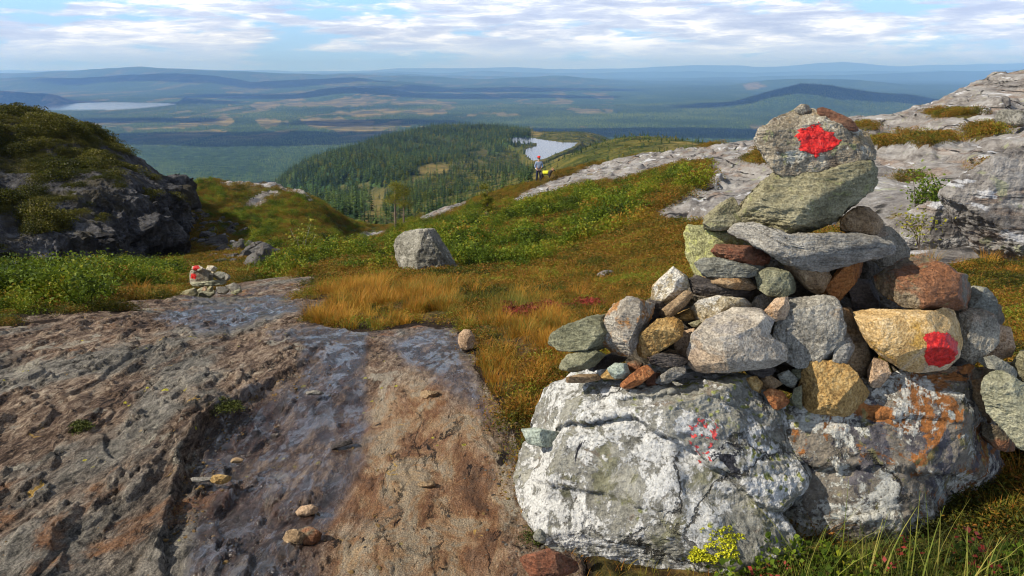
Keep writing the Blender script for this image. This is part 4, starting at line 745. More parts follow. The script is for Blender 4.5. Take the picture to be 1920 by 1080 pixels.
def loose():
    ground_stone(874, 655, 30, 36, 'peach', 'pale cream egg-shaped stone standing at the edge of the grass', 201, shape=[(859, 642), (861, 626), (870, 618), (882, 619), (889, 630), (891, 642), (886, 653), (875, 657), (864, 653)], facets=-4, rough=.4, e=.85, group=None)
    ground_stone(575, 968, 42, 18, 'peach', 'oval orange-tan pebble lying alone on the wet rock', 202, shape=[(554, 960), (565, 949), (585, 946), (596, 952), (594, 962), (575, 968), (558, 967)], facets=-3, rough=.6)
    ground_stone(551, 1022, 44, 30, 'tan', 'brown and white stone left of the pair on the wet rock', 203, shape=[(530, 1010), (538, 996), (552, 992), (570, 1003), (574, 1015), (562, 1024), (540, 1022)])
    ground_stone(588, 1020, 44, 34, 'rusty', 'dark ochre stone right of the pair on the wet rock', 204, shape=[(558, 992), (580, 988), (600, 990), (603, 1010), (592, 1022), (572, 1020)])
    ground_stone(640, 840, 46, 18, 'dark', 'thin slate flake lying on the wet strip', 205, shape=[(620, 836), (640, 828), (662, 823), (660, 832), (640, 838), (622, 843)], lv=4)
    ground_stone(517, 820, 20, 9, 'dark', 'small dark chip left of the slate flake on the wet strip', 206, lv=4)
    ground_stone(380, 903, 46, 10, 'slate', 'long pale sliver beside the crack in the bedrock', 207, lv=4, rough=.6)
    ground_stone(415, 905, 40, 18, 'ochre', 'orange-edged stone by the crack, right of the pale sliver', 208, lv=4)
    ground_stone(800, 912, 34, 12, 'tan', 'flat tan flake in the small hollow right of the wet strip', 209, lv=4)
    ground_stone(806, 745, 36, 15, 'tan', 'low brown stone on the dry tan rock', 210, lv=4)
    ground_stone(592, 740, 34, 9, 'slate', 'flat grey flake at the top of the wet strip', 211, lv=4)
    ground_stone(967, 800, 30, 10, 'tan', 'tan chip on black peat left of the white boulder', 212, lv=4)
    ground_stone(445, 868, 24, 12, 'tan', 'brown chip in the dark hollow beside the crack', 213, lv=4)
    ground_stone(1140, 525, 40, 20, 'granite_s', 'pale flat rock lying in the heather left of the cairn', 214, lv=5, group=None)
    # the standing boulder
    ground_stone(795, 518, 120, 86, 'graniteboulder', 'big grey angular boulder standing alone in the green shrubs', 220, shape=[(740, 512), (741, 462), (755, 448), (785, 436), (808, 430), (822, 440), (835, 455), (848, 475), (862, 500), (850, 512), (810, 524), (765, 520)], lv=6, group=None, cat='boulder', name='boulder', facets=10, cut=.8, strat=.3, sink=.05)
    ground_stone(1895, 238, 50, 32, 'graniteboulder', 'grey boulder perched on the granite slope near the right edge', 221, shape=[(1866, 232), (1870, 212), (1890, 205), (1912, 207), (1935, 215), (1935, 236), (1900, 239)], lv=6, group=None, cat='boulder', name='boulder')
    ground_stone(1850, 490, 170, 180, 'granite_s', 'large pinkish grey rock at the right edge with pale lichen streaks', 222, shape=[(1770, 486), (1775, 455), (1800, 415), (1832, 370), (1862, 345), (1890, 322), (1925, 300), (2080, 280), (2150, 360), (2150, 500), (1900, 500)], Y=5.6, lv=7, group=None, cat='rock', name='boulder', facets=8, strat=.4)
    ground_stone(1720, 487, 170, 80, 'granite_s', 'low pale lichened rock behind the cairn with yellow sprigs on it', 223, shape=[(1650, 484), (1668, 425), (1700, 400), (1740, 382), (1800, 373), (1845, 385), (1850, 420), (1830, 470), (1760, 492)], Y=6.4, lv=7, group=None, cat='rock', name='boulder', facets=8, strat=.4)
    # small cairn
    g = 'stones of the small far cairn'
    s1 = ground_stone(400, 532, 60, 30, 'speck', 'dark stone with a red paint spot at the left of the small far cairn', 230, shape=[(356, 530), (358, 508), (372, 502), (390, 506), (400, 518), (398, 532)], Y=9.3, group=g)
    paint_mark(s1, [(357, 522), (358, 513), (366, 512), (369, 518), (366, 524)], 1, 5, off=.004)
    s2 = ground_stone(370, 506, 20, 10, 'quartz', 'small red-painted stone on top of the small far cairn', 231, shape=[(359, 506), (362, 499), (372, 498), (380, 502), (378, 508)], Y=9.3, group=g)
    paint_mark(s2, [(361, 505), (363, 498), (372, 497), (375, 503), (368, 507)], 1, 6, off=.004)
    for k, (sh, m, lab) in enumerate([
      ([(386, 506), (390, 498), (400, 498), (408, 503), (404, 509), (392, 509)], 'quartz', 'round white stone on top of the small far cairn'),
      ([(392, 514), (398, 509), (403, 511), (400, 516)], 'quartz', 'tiny white pebble under the round white stone of the small far cairn'),
      ([(398, 518), (410, 509), (424, 512), (428, 520), (412, 524)], 'blue', 'blue-grey stone right of the centre of the small far cairn'),
      ([(420, 522), (424, 513), (431, 515), (432, 524), (424, 527)], 'grey', 'grey stone at the right shoulder of the small far cairn'),
      ([(357, 530), (375, 527), (405, 524), (425, 524), (420, 532), (385, 537), (362, 537)], 'palegreen', 'long pale slab across the middle of the small far cairn'),
      ([(366, 552), (370, 540), (380, 538), (400, 545), (404, 556), (385, 561), (370, 558)], 'palegreen', 'lichened stone at the foot of the small far cairn'),
      ([(405, 549), (408, 538), (422, 538), (430, 547), (420, 552)], 'slate', 'pale grey stone in the lower right of the small far cairn'),
      ([(423, 538), (440, 530), (452, 536), (450, 545), (430, 546)], 'grey', 'rounded grey-green stone right of the small far cairn'),
      ([(432, 549), (440, 540), (454, 541), (454, 549), (440, 552)], 'green', 'brown-green egg stone at the far right of the small far cairn'),
      ([(320, 565), (335, 552), (348, 556), (345, 566), (325, 570)], 'green', 'mossy flat stone at the far left of the small far cairn'),
      ([(345, 562), (352, 553), (362, 555), (362, 563)], 'quartz', 'pale stone between the mossy stone and the foot of the small far cairn'),
      ([(378, 545), (382, 537), (388, 538), (388, 546)], 'peach', 'small tan stone under the long pale slab of the small far cairn'),
      ([(388, 546), (392, 536), (400, 538), (398, 547)], 'olive', 'small brown stone under the long pale slab of the small far cairn'),
      ([(330, 560), (345, 545), (360, 540), (372, 546), (360, 560), (340, 566)], 'olive', 'flat olive stone leaning low against the left of the small far cairn')]):
        ground_stone(400, 540, (max(q[0] for q in sh)-min(q[0] for q in sh)), 10, m, lab, 240+k, shape=sh, Y=9.3 if k < 6 else 9.15, group=g, lv=4)
M['granite_s'] = granite_material('granite_rock', .72, False, 2.2, .25)
# ------------------------------------------------------------ middle distance, valley, water
BOGS = [[(672, 410), (688, 395), (693, 358), (725, 354), (730, 372), (716, 405)], [(755, 320), (800, 311), (870, 306), (884, 313), (830, 323), (770, 326)], [(858, 292), (880, 283), (925, 282), (902, 294)],
        [(975, 250), (1030, 245), (1050, 250), (1010, 256)], [(1225, 277), (1290, 266), (1350, 268), (1345, 282), (1240, 287)], [(740, 348), (775, 330), (800, 333), (770, 352)], [(640, 352), (690, 345), (690, 352), (650, 358)],
        [(225, 238), (300, 236), (340, 231), (420, 220), (445, 228), (400, 236), (300, 244), (240, 248)], [(556, 222), (600, 218), (640, 222), (700, 229), (696, 244), (650, 250), (600, 244), (575, 238)],
        [(430, 198), (520, 191), (640, 190), (700, 196), (640, 200), (500, 204)], [(700, 206), (760, 203), (840, 208), (840, 214), (740, 216)], [(630, 210), (690, 208), (720, 216), (660, 220)], [(480, 226), (540, 220), (548, 234), (500, 240)],
        [(1390, 158), (1420, 156), (1440, 162), (1400, 168)], [(1410, 237), (1440, 235), (1445, 240), (1415, 241)], [(250, 250), (330, 248), (300, 258)]]
def land_attr(P):
    px, py = proj(P); Y = P[:, 1]
    b = np.full(len(px), -99.0)
    for q in BOGS: b = np.maximum(b, sdf(px, py, q)/np.clip(Y/2500, .25, 1.4)**-.0)
    n = fbm(P*np.array([1, .35, 0])/np.maximum(Y*.03, 12)[:, None], 4, .6, 95)
    px_sc = np.interp(Y, [100, 1500, 4000, 9000], [9, 6, 5, 2.5])
    bog = sstep(b/px_sc + n*2.2, -.1, .7)
    sc = sstep(fbm(P*np.array([1, .30, 0])/420, 5, .6, 96), .14, .22)*sstep(Y, 3000, 4200)*(1-.5*sstep(Y, 9000, 12000))*.9*(px < 1150)
    sp = np.zeros(len(px))
    m = Y > 5000
    for q in SPECK: sp[m] = np.maximum(sp[m], sstep(sdf(px[m], py[m], q), -1.2, .2))
    mid = sstep(fbm(P/55, 4, .55, 97), .16, .26)*.75*(Y < 1700)*(px > 640)
    return np.maximum(np.maximum(bog, sc), mid*.55), sp
def land(name, Y0, Y1, nr, nc, smin, smax, drop, label):
    L = np.linspace(math.log(Y0), math.log(Y1), nr); s, l = np.meshgrid(np.linspace(smin, smax, nc), L); s = s.ravel(); Y = np.exp(l.ravel())
    z = terrain_z(s, Y) - (drop*(Y < Y0*1.2) if drop else 0); P = v3(s*Y, Y, z)
    bog, sp = land_attr(P)
    # tree-top roughness on the wooded ground
    z2 = z + (1-bog)*sstep(Y, 1800, 3500)*7*np.abs(fbm(P/28, 3, .6, 98))*(z > LZ+.5)*(1-sstep(Y, 12000, 20000))
    P[:, 2] = z2
    px, py = proj(P); ol = (P[:, 1] < 1800)*(1-sstep(sdf(px, py, [(400, 480), (500, 345), (600, 300), (700, 262), (800, 236), (1000, 246), (1000, 262), (930, 285), (820, 300), (720, 350), (690, 400), (600, 440)]), -12, 4))
    o = mesh_obj(name, P, grid_faces(nr, nc), M['far'], attrs={'bog': bog, 'olive': ol}); tag(o, label, kind='structure'); return o
def flat_water(name, poly, zz, label, margin=14, scaley=1.0, n=1):
    pts = np.array(poly, float); Yp = (zz-CAMZ)/tt(pts[:, 1]); x = ss(pts[:, 0], pts[:, 1])*Yp
    e = np.roll(pts, -1, 0)-np.roll(pts, 1, 0); nn = np.stack([e[:, 1], -e[:, 0]], 1); nn /= np.linalg.norm(nn, axis=1)[:, None]
    ar = (pts[:, 0]*np.roll(pts[:, 1], -1)-np.roll(pts[:, 0], -1)*pts[:, 1]).sum(); q = pts+nn*np.array([margin, margin*scaley])*(1 if ar > 0 else -1)
    Yp = (zz-CAMZ)/tt(q[:, 1]); x = ss(q[:, 0], q[:, 1])*Yp
    V = np.stack([x, Yp, np.full(len(x), zz)], 1)
    me = bpy.data.meshes.new(name); me.from_pydata([tuple(v) for v in V], [], [tuple(range(len(V)))[::(-1 if ar > 0 else 1)]]); me.materials.append(M['water'])
    o = bpy.data.objects.new(name, me); C.objects.link(o); return tag(o, label, kind='structure')
# ------------------------------------------------------------ the rocky hill on the left
def crag():
    rows = [
     [(-600, 600, 19), (-150, 590, 21), (0, 560, 23), (100, 550, 25), (200, 540, 28), (280, 530, 31), (322, 525, 34), (338, 520, 38), (325, 500, 46), (280, 490, 60)],
     [(-600, 480, 21), (-150, 480, 22.5), (0, 480, 25), (100, 475, 26.5), (200, 470, 29), (285, 465, 31.6), (328, 470, 34.5), (342, 470, 38.3), (328, 450, 46), (285, 440, 60)],
     [(-600, 400, 23), (-150, 400, 24.5), (0, 415, 26.5), (100, 410, 28), (195, 405, 30.2), (280, 405, 32.5), (328, 420, 35), (345, 420, 38.5), (330, 410, 46), (290, 410, 60)],
     [(-600, 300, 27), (-150, 310, 28), (0, 335, 29.5), (100, 335, 30.5), (190, 332, 32), (265, 335, 34), (318, 362, 36), (342, 378, 39), (330, 380, 46), (290, 385, 60)],
     [(-600, 215, 33), (-150, 235, 33), (0, 258, 34), (90, 255, 35), (175, 268, 36), (250, 295, 37.3), (303, 325, 38.5), (333, 356, 41), (325, 362, 47), (290, 375, 60)],
     [(-600, 160, 42), (-150, 180, 41), (0, 190, 41), (90, 206, 41), (170, 232, 41.5), (240, 274, 42), (288, 312, 43), (322, 345, 45), (315, 354, 50), (290, 370, 60)],
     [(-600, 190, 58), (-150, 210, 56), (0, 222, 56), (90, 238, 56), (170, 262, 56), (230, 295, 56), (270, 325, 56), (295, 350, 56), (292, 362, 58), (285, 380, 62)],
     [(-600, 330, 80), (-150, 340, 80), (0, 350, 80), (90, 350, 80), (170, 360, 80), (230, 370, 80), (260, 385, 80), (270, 395, 80), (270, 400, 80), (270, 410, 80)]]
    G = np.array([[W(*q) for q in r] for r in rows])
    def cr(G, n, axis):
        G = np.moveaxis(G, axis, 0); k = len(G); u = np.linspace(0, k-1.0001, n); i = u.astype(int); f = (u-i)[:, None, None]
        p0, p1, p2, p3 = G[np.maximum(i-1, 0)], G[i], G[np.minimum(i+1, k-1)], G[np.minimum(i+2, k-1)]
        r = .5*((2*p1)+(p2-p0)*f+(2*p0-5*p1+4*p2-p3)*f*f+(3*p1-p0-3*p2+p3)*f**3); return np.moveaxis(r, 0, axis)
    nr, nc = 620, 900; P = cr(cr(G, nr, 0), nc, 1).reshape(-1, 3); F = grid_faces(nr, nc)
    N = vnormals(P, F); N = np.where((N[:, 1:2] > .6), N, N)
    steep = 1-sstep(N[:, 2], .35, .8)
    big = fbm(P/7, 3, .5, 111); rg = fbm(P*np.array([.22, .22, .16]), 5, .58, 112, True); fac = fbm(P*np.array([.55, .55, .35])+3, 4, .55, 113, True); fine = fbm(P*1.6, 4, .6, 114)
    top = P[:, 2]
    ts = 1-.6*sstep(top, -5.0, -1.0)
    P = P + N*(.8*big + ts*steep*(1.7*(rg-.3) + .8*(fac-.3)) + .22*fac*(1-steep) + .09*fine - .75)[:, None]
    blocks = np.floor(fbm(P*np.array([.30, .30, .22])+9, 3, .5, 115)*7)/7
    P = P + N*(ts*steep*blocks*2.4)[:, None]
    N = vnormals(P, F)
    px, py = proj(P)
    vg = N[:, 2]*.9 + 1.0*fbm(P/2.4, 4, .6, 116) + .40*sstep(P[:, 2], -3.2, -.4) - .16
    vg -= .30*sstep(py, 330, 450) + .42*sstep(px, 120, 260)*sstep(py, 250, 320)
    veg = sstep(vg, .42, .56)
    o = mesh_obj('rocky_hill', P, F, M['crag'], attrs={'veg': veg}); tag(o, 'dark craggy hill with heather crown rising on the left', kind='structure')
    return P, N, veg
def crag_material():
    m, t, b = new_mat('crag'); g = t.node('ShaderNodeNewGeometry').outputs['Position']
    st = t.map(g, (1, 1, .45), (0, .5, 0)); n = t.noise(st, .9, 9, .7, .5); n2 = t.noise(g, 5, 8, .7); f = t.math('ADD', t.math('MULTIPLY', n, .6), t.math('MULTIPLY', n2, .4))
    c = t.ramp(f, [(.38, (.012, .011, .012)), (.48, (.05, .047, .047)), (.56, (.12, .115, .115)), (.66, (.27, .265, .265))])
    c = t.mix(t.math('MULTIPLY', t.step(t.noise(t.map(g, loc=(4, 4, 4)), .6, 5, .6), .54, .62), .6), c, (.07, .055, .025))
    v = t.ramp(t.noise(g, 4, 8, .72), [(.36, (.012, .012, .004)), (.48, (.05, .042, .010)), (.58, (.11, .085, .018)), (.7, (.16, .15, .035))])
    t.put(b.inputs['Base Color'], t.mix(t.attr('veg'), c, v)); b.inputs['Roughness'].default_value = .95
    t.put(b.inputs['Normal'], t.bump(t.math('ADD', t.math('MULTIPLY', n, 2.0), n2), 1.0, .25)); return m
M['crag'] = crag_material()

# ------------------------------------------------------------ plants
def leafmesh(C0, size, up=.5, fold=.25, asp=.55, rg=RNG, dirs=None):
    n = len(C0); d = rg.normal(size=(n, 3)) if dirs is None else dirs + rg.normal(size=(n, 3))*.35
    d[:, 2] = d[:, 2]*.6+up*.4; d /= np.linalg.norm(d, axis=1)[:, None]
    k = rg.normal(size=(n, 3)); sd = np.cross(d, k); sd /= np.linalg.norm(sd, axis=1)[:, None]; nn = np.cross(d, sd)
    L = (size*rg.uniform(.6, 1.3, n))[:, None]
    a = C0-d*L*.5; c = C0+d*L*.5; b = C0+sd*L*.5*asp+nn*L*fold*.3; e = C0-sd*L*.5*asp+nn*L*fold*.3
    V = np.stack([a, b, c, e], 1).reshape(-1, 3); return V, np.arange(4*n).reshape(n, 4)
def join(parts):
    Vs, Fs, o = [], [], 0
    for V, F in parts: Vs.append(V); Fs.append(F+o); o += len(V)
    return np.concatenate(Vs), np.concatenate(Fs)
def tube(pts, rad, sides=5):
    pts = np.array(pts, float); rad = np.broadcast_to(rad, len(pts)); V = []
    for i, p in enumerate(pts):
        d = pts[min(i+1, len(pts)-1)]-pts[max(i-1, 0)]; d /= np.linalg.norm(d)+1e-9
        a = np.cross(d, [0.13, .91, .2] if abs(d[1]) < .9 else [1, 0, 0]); a /= np.linalg.norm(a); b = np.cross(d, a)
        th = np.linspace(0, 2*math.pi, sides, endpoint=False); V.append(p+rad[i]*(np.cos(th)[:, None]*a+np.sin(th)[:, None]*b))
    V = np.concatenate(V); F = [(i*sides+j, i*sides+(j+1) % sides, (i+1)*sides+(j+1) % sides, (i+1)*sides+j) for i in range(len(pts)-1) for j in range(sides)]
    return V, np.array(F)
def dome(n, r, h, rg, low=0.0, shell=.5):
    a = rg.uniform(0, 2*math.pi, n); u = rg.uniform(0, 1, n)**shell; el = rg.uniform(low, math.pi/2, n)
    return np.stack([r*u*np.cos(a)*np.cos(el), r*u*np.sin(a)*np.cos(el), h*np.sin(el)*(.35+.65*u)], 1)
def proto(name, V, F, mat, smooth=False):
    o = mesh_obj(name, V, F, mat, smooth=smooth); C.objects.unlink(o); o['kind'] = 'stuff'; return o
def scatter(name, P, scale, rotz, protos, label, idx=None, tilt=None):
    me = bpy.data.meshes.new(name); me.vertices.add(len(P)); me.vertices.foreach_set('co', np.asarray(P, np.float32).ravel())
    a = me.attributes.new('sc', 'FLOAT', 'POINT'); a.data.foreach_set('value', np.asarray(scale, np.float32))
    r = np.zeros((len(P), 3), np.float32); r[:, 2] = rotz
    if tilt is not None: r[:, :2] = tilt
    a = me.attributes.new('ro', 'FLOAT_VECTOR', 'POINT'); a.data.foreach_set('vector', r.ravel())
    a = me.attributes.new('ix', 'INT', 'POINT'); a.data.foreach_set('value', np.asarray(idx if idx is not None else RNG.integers(0, len(protos), len(P)), np.int32))
    o = bpy.data.objects.new(name, me); C.objects.link(o)
    ng = bpy.data.node_groups.new(name, 'GeometryNodeTree')
    ng.interface.new_socket('Geometry', in_out='INPUT', socket_type='NodeSocketGeometry'); ng.interface.new_socket('Geometry', in_out='OUTPUT', socket_type='NodeSocketGeometry')
    n, l = ng.nodes, ng.links; gi, go = n.new('NodeGroupInput'), n.new('NodeGroupOutput')
    jn = n.new('GeometryNodeJoinGeometry')
    for p in reversed(protos):
        oi = n.new('GeometryNodeObjectInfo'); oi.inputs['Object'].default_value = p
        g2 = n.new('GeometryNodeGeometryToInstance'); l.new(oi.outputs['Geometry'], g2.inputs[0]); l.new(g2.outputs[0], jn.inputs[0])
    ip = n.new('GeometryNodeInstanceOnPoints'); l.new(gi.outputs[0], ip.inputs['Points']); l.new(jn.outputs[0], ip.inputs['Instance']); ip.inputs['Pick Instance'].default_value = True
    for nm, typ, sock in (('sc', 'FLOAT', 'Scale'), ('ro', 'FLOAT_VECTOR', 'Rotation'), ('ix', 'INT', 'Instance Index')):
        na = n.new('GeometryNodeInputNamedAttribute'); na.data_type = typ; na.inputs['Name'].default_value = nm
        l.new([q for q in na.outputs if q.enabled][0], ip.inputs[sock])
    l.new(ip.outputs[0], go.inputs[0]); md = o.modifiers.new('scatter', 'NODES'); md.node_group = ng
    return tag(o, label, kind='stuff')
def blades(n, r, ln, wd, rg, lean=.5, seg=3, up=1.0):
    a = rg.uniform(0, 2*math.pi, n); rr = r*np.sqrt(rg.uniform(0, 1, n)); base = np.stack([rr*np.cos(a), rr*np.sin(a), np.zeros(n)-.01], 1)
    b = a+rg.normal(0, .8, n); dl = rg.uniform(.15, 1, n)*lean; L = ln*rg.uniform(.5, 1.15, n)
    sd = np.stack([-np.sin(b+rg.normal(0, .6, n)), np.cos(b), np.zeros(n)], 1); V = []
    for k in range(seg+1):
        f = k/seg; c = base + np.stack([np.cos(b)*dl*L*f*f, np.sin(b)*dl*L*f*f, up*L*(f-.25*dl*f*f)], 1); w_ = wd*(1-f*.85)*.5
        V += [c-sd*w_, c+sd*w_]
    V = np.stack(V, 1).reshape(-1, 3); o = (np.arange(n)*2*(seg+1))[:, None]
    return V, np.concatenate([o+np.array([2*k, 2*k+1, 2*k+3, 2*k+2]) for k in range(seg)])
def spruce(h, rg, layers, per, spread=.17, leaf=1):
    parts = [tube([(0, 0, -.4), (0, 0, h*.55), (0, 0, h)], [h*.016, h*.009, .01], 4)]; Q = []
    for i in range(layers):
        f = i/(layers-1); z = h*(.06+.93*f); R = h*spread*(1-f)**.8*rg.uniform(.75, 1.15)+.12
        for j in range(per if f < .75 else max(3, per-3)):
            a = rg.uniform(0, 6.283); r = R*rg.uniform(.7, 1.15); wd = r*.34+.05; dx, dy = math.cos(a), math.sin(a); dz = -r*rg.uniform(.25, .6)
            p0 = np.array([0, 0, z]); tip = np.array([dx*r, dy*r, z+dz]); m = p0*.45+tip*.55; sd = np.array([-dy, dx, 0])*wd
            Q.append([p0, m+sd+[0, 0, -wd*.35], tip, m-sd+[0, 0, -wd*.35]])
    Q = np.array(Q); parts.append((Q.reshape(-1, 3), np.arange(4*len(Q)).reshape(-1, 4))); return join(parts)
M['spruce'] = leaf_material('spruce_needles', [(.22, (.009, .022, .007)), (.5, (.026, .052, .014)), (.8, (.075, .11, .022))], .02, 0, .6)
M['birchfar'] = leaf_material('hill_birch', [(.25, (.05, .07, .01)), (.5, (.10, .12, .015)), (.75, (.19, .16, .02))], .02, 0, .4)
M['valley'] = leaf_material('valley_conifers', [(.30, (.03, .052, .014)), (.5, (.085, .125, .022)), (.7, (.17, .205, .032))], .002, 0, .25)
M['shrub'] = leaf_material('shrub_leaves', [(.20, (.02, .036, .004)), (.38, (.065, .105, .007)), (.54, (.125, .175, .010)), (.70, (.22, .22, .016)), (.84, (.26, .13, .016))], .8)
M['hillshrub'] = leaf_material('hill_leaves', [(.26, (.022, .024, .005)), (.48, (.058, .055, .010)), (.66, (.11, .09, .014)), (.8, (.13, .12, .02))], .3)
M['heather'] = leaf_material('heather_leaves', [(.20, (.03, .03, .006)), (.36, (.085, .095, .010)), (.47, (.17, .10, .012)), (.56, (.22, .075, .016)), (.66, (.24, .14, .016)), (.80, (.15, .18, .016))], .75)
M['sedge'] = leaf_material('sedge_blades', [(.26, (.12, .12, .018)), (.38, (.26, .19, .025)), (.48, (.33, .115, .013)), (.58, (.40, .165, .018)), (.76, (.42, .25, .035))], .9, .3, .3)
M['redleaf'] = leaf_material('red_leaves', [(.3, (.10, .012, .012)), (.6, (.24, .03, .025))], 2, .2)
M['grassgreen'] = leaf_material('green_grass', [(.28, (.06, .085, .012)), (.5, (.15, .18, .025)), (.7, (.30, .26, .06))], 3, .3)
M['twig'] = plain('twigs', (.10, .075, .055)); M['bark'] = plain('bark', (.16, .12, .09)); M['birchbark'] = plain('birch_bark', (.45, .42, .38))
def terrain_pts(n, smin, smax, Y0, Y1, power, rg):
    """random ground points; power 2 = even per square metre, smaller = denser near the viewer"""
    if power == 0: L = rg.uniform(math.log(Y0), math.log(Y1), n)
    else: u = rg.uniform(0, 1, n); L = np.log((Y0**power+u*(Y1**power-Y0**power)))/power
    return rg.uniform(smin, smax, n), np.exp(L)
def near_plants():
    rg = np.random.default_rng(77)
    sh = []
    for k in range(3):
        tw = [tube([(0, 0, -.05), (math.cos(a)*.12, math.sin(a)*.12, .2), (math.cos(a+.3)*r, math.sin(a+.3)*r, h)], [.008, .006, .002], 3) for a, r, h in zip(rg.uniform(0, 6.28, 6), rg.uniform(.2, .35, 6), rg.uniform(.3, .48, 6))]
        cc = dome(13, .34, .42, rg); cl = np.concatenate([c_+rg.normal(size=(34, 3))*np.array([.075, .075, .06]) for c_ in cc]); cl[:, 2] = np.abs(cl[:, 2])
        sh.append(proto('low_shrub', *join([leafmesh(cl, .046, rg=rg)]+tw), M['shrub']))
    hs = [proto('hill_shrub', *leafmesh(dome(300, .5, .34, rg), .06, rg=rg), M['hillshrub']) for k in range(2)]
    he = [proto('heather', *leafmesh(dome(330, .19, .10, rg, 0, .6), .019, up=1.2, asp=.35, rg=rg), M['heather']) for k in range(3)]
    se = [proto('sedge', *blades(100, .07, l_, .0042, rg, .9), M['sedge']) for l_ in (.11, .14, .18)]
    rl = [proto('red_bearberry', *leafmesh(dome(120, .10, .035, rg), .014, rg=rg), M['redleaf'])]
    # heather carpet
    s, Y = terrain_pts(150000, -1.0, 1.0, 2.2, 75, .75, rg); z = terrain_z(s, Y); P = v3(s*Y, Y, z)
    sl, gr = rock_masks(P); gk, ok = heath_kind(P); px, py = proj(P)
    bare = np.maximum(sl, gr*.8); n = fbm(v3(P[:, 0], P[:, 1])/.8, 3, .5, 121)
    clr = (np.abs(px-1013) < 26) & (Y > 44) & (Y < 60)
    ok_h = ~clr & (bare < -6-10*n) & (rg.uniform(size=len(s)) < 1-.85*ok) & (rg.uniform(size=len(s)) < 1-.5*gk)
    tuft_gr = (gr > -5) & (gr < 1) & (Y > 8) & (rg.uniform(size=len(s)) < .3)
    m = (ok_h | tuft_gr)
    sc = np.clip(Y/8, .7, 2.6)*rg.uniform(.6, 1.3, len(s))
    scatter('heather', (P-[0, 0, .02])[m], sc[m], rg.uniform(0, 6.28, m.sum()), he, 'low brown and olive heather carpet')
    # green shrubs
    s, Y = terrain_pts(60000, -1.0, .75, 5.5, 75, 1.1, rg); z = terrain_z(s, Y); P = v3(s*Y, Y, z)
    sl, gr = rock_masks(P); gk, ok = heath_kind(P); bare = np.maximum(sl, gr); px, py = proj(P)
    dens = gk*np.where((P[:, 0]/Y < -.2) & (Y < 12), 1.0, .75)
    m = (rg.uniform(size=len(s)) < dens) & (bare < -7) & ~((sdf(px, py, [(735, 530), (735, 508), (865, 505), (865, 530)]) > 0) & (Y < 12.2))
    m &= ~((np.abs(px-1013) < 30) & (Y > 40) & (Y < 60)); hgt = np.interp(Y, [10, 11, 20, 32], [.75, .8, .6, .34])
    sc = rg.uniform(.5, 1.15, len(s))*np.clip(Y/16, .8, 2.2)*hgt*(.45+1.25*sstep(fbm(v3(P[:, 0], P[:, 1])*.55, 3, .55, 151), -.25, .3))
    scatter('low_shrubs', (P-[0, 0, .04])[m], sc[m], rg.uniform(0, 6.28, m.sum()), sh, 'thicket of knee-high green dwarf birch and willow')
    # orange sedge
    s, Y = terrain_pts(26000, -.6, .9, 2.2, 13, 1.2, rg); z = terrain_z(s, Y); P = v3(s*Y, Y, z)
    sl, gr = rock_masks(P); gk, ok = heath_kind(P)
    pn = fbm(v3(P[:, 0], P[:, 1])*1.5, 3, .55, 141)
    m = (rg.uniform(size=len(s)) < ok*sstep(pn, -.16, .10)*.7+.04*(Y < 9)) & (sl < -8) & (gr < -6)
    scatter('orange_sedge', P[m], (rg.uniform(.5, 1.1, len(s))*np.clip(Y/6.5, .8, 1.6))[m], rg.uniform(0, 6.28, m.sum()), se, 'tufts of orange and straw coloured sedge')
    # red patches
    pts = []
    for cx, cy, r in ((1010, 592, 14), (1035, 592, 10), (990, 590, 8), (905, 520, 10), (1265, 515, 8), (960, 612, 7), (1100, 605, 8)):
        Yc = 5.6 if cy > 580 and cx < 1500 else (10.5 if cx < 1500 else 4.6)
        for _ in range(7): pts.append((ss(cx+rg.normal(0, r), cy)*Yc, Yc+rg.normal(0, .15)))
    pts = np.array(pts); z = tz(pts[:, 0], pts[:, 1]); scatter('red_bearberry', v3(pts[:, 0], pts[:, 1], z+.05), rg.uniform(.6, 1.3, len(pts)), rg.uniform(0, 6, len(pts)), rl, 'small mats of crimson autumn bearberry')
    return sh, hs, he
def hill_plants(P, N, veg, hs, he):
    rg = np.random.default_rng(5); k = rg.integers(0, len(P), 90000); px, py = proj(P[k])
    m = (veg[k] > .5) & (N[k, 2] > -.1) & (px > -350) & (rg.uniform(size=len(k)) < .3); k = k[m]
    scatter('hill_heather', P[k]-N[k]*.08, (rg.uniform(.3, 1.1, len(k))*(.6+1.0*sstep(fbm(P[k]*.5, 3, .5, 160), -.1, .3))), rg.uniform(0, 6.28, len(k)), hs, 'olive and rust coloured heather clothing the dark hill')
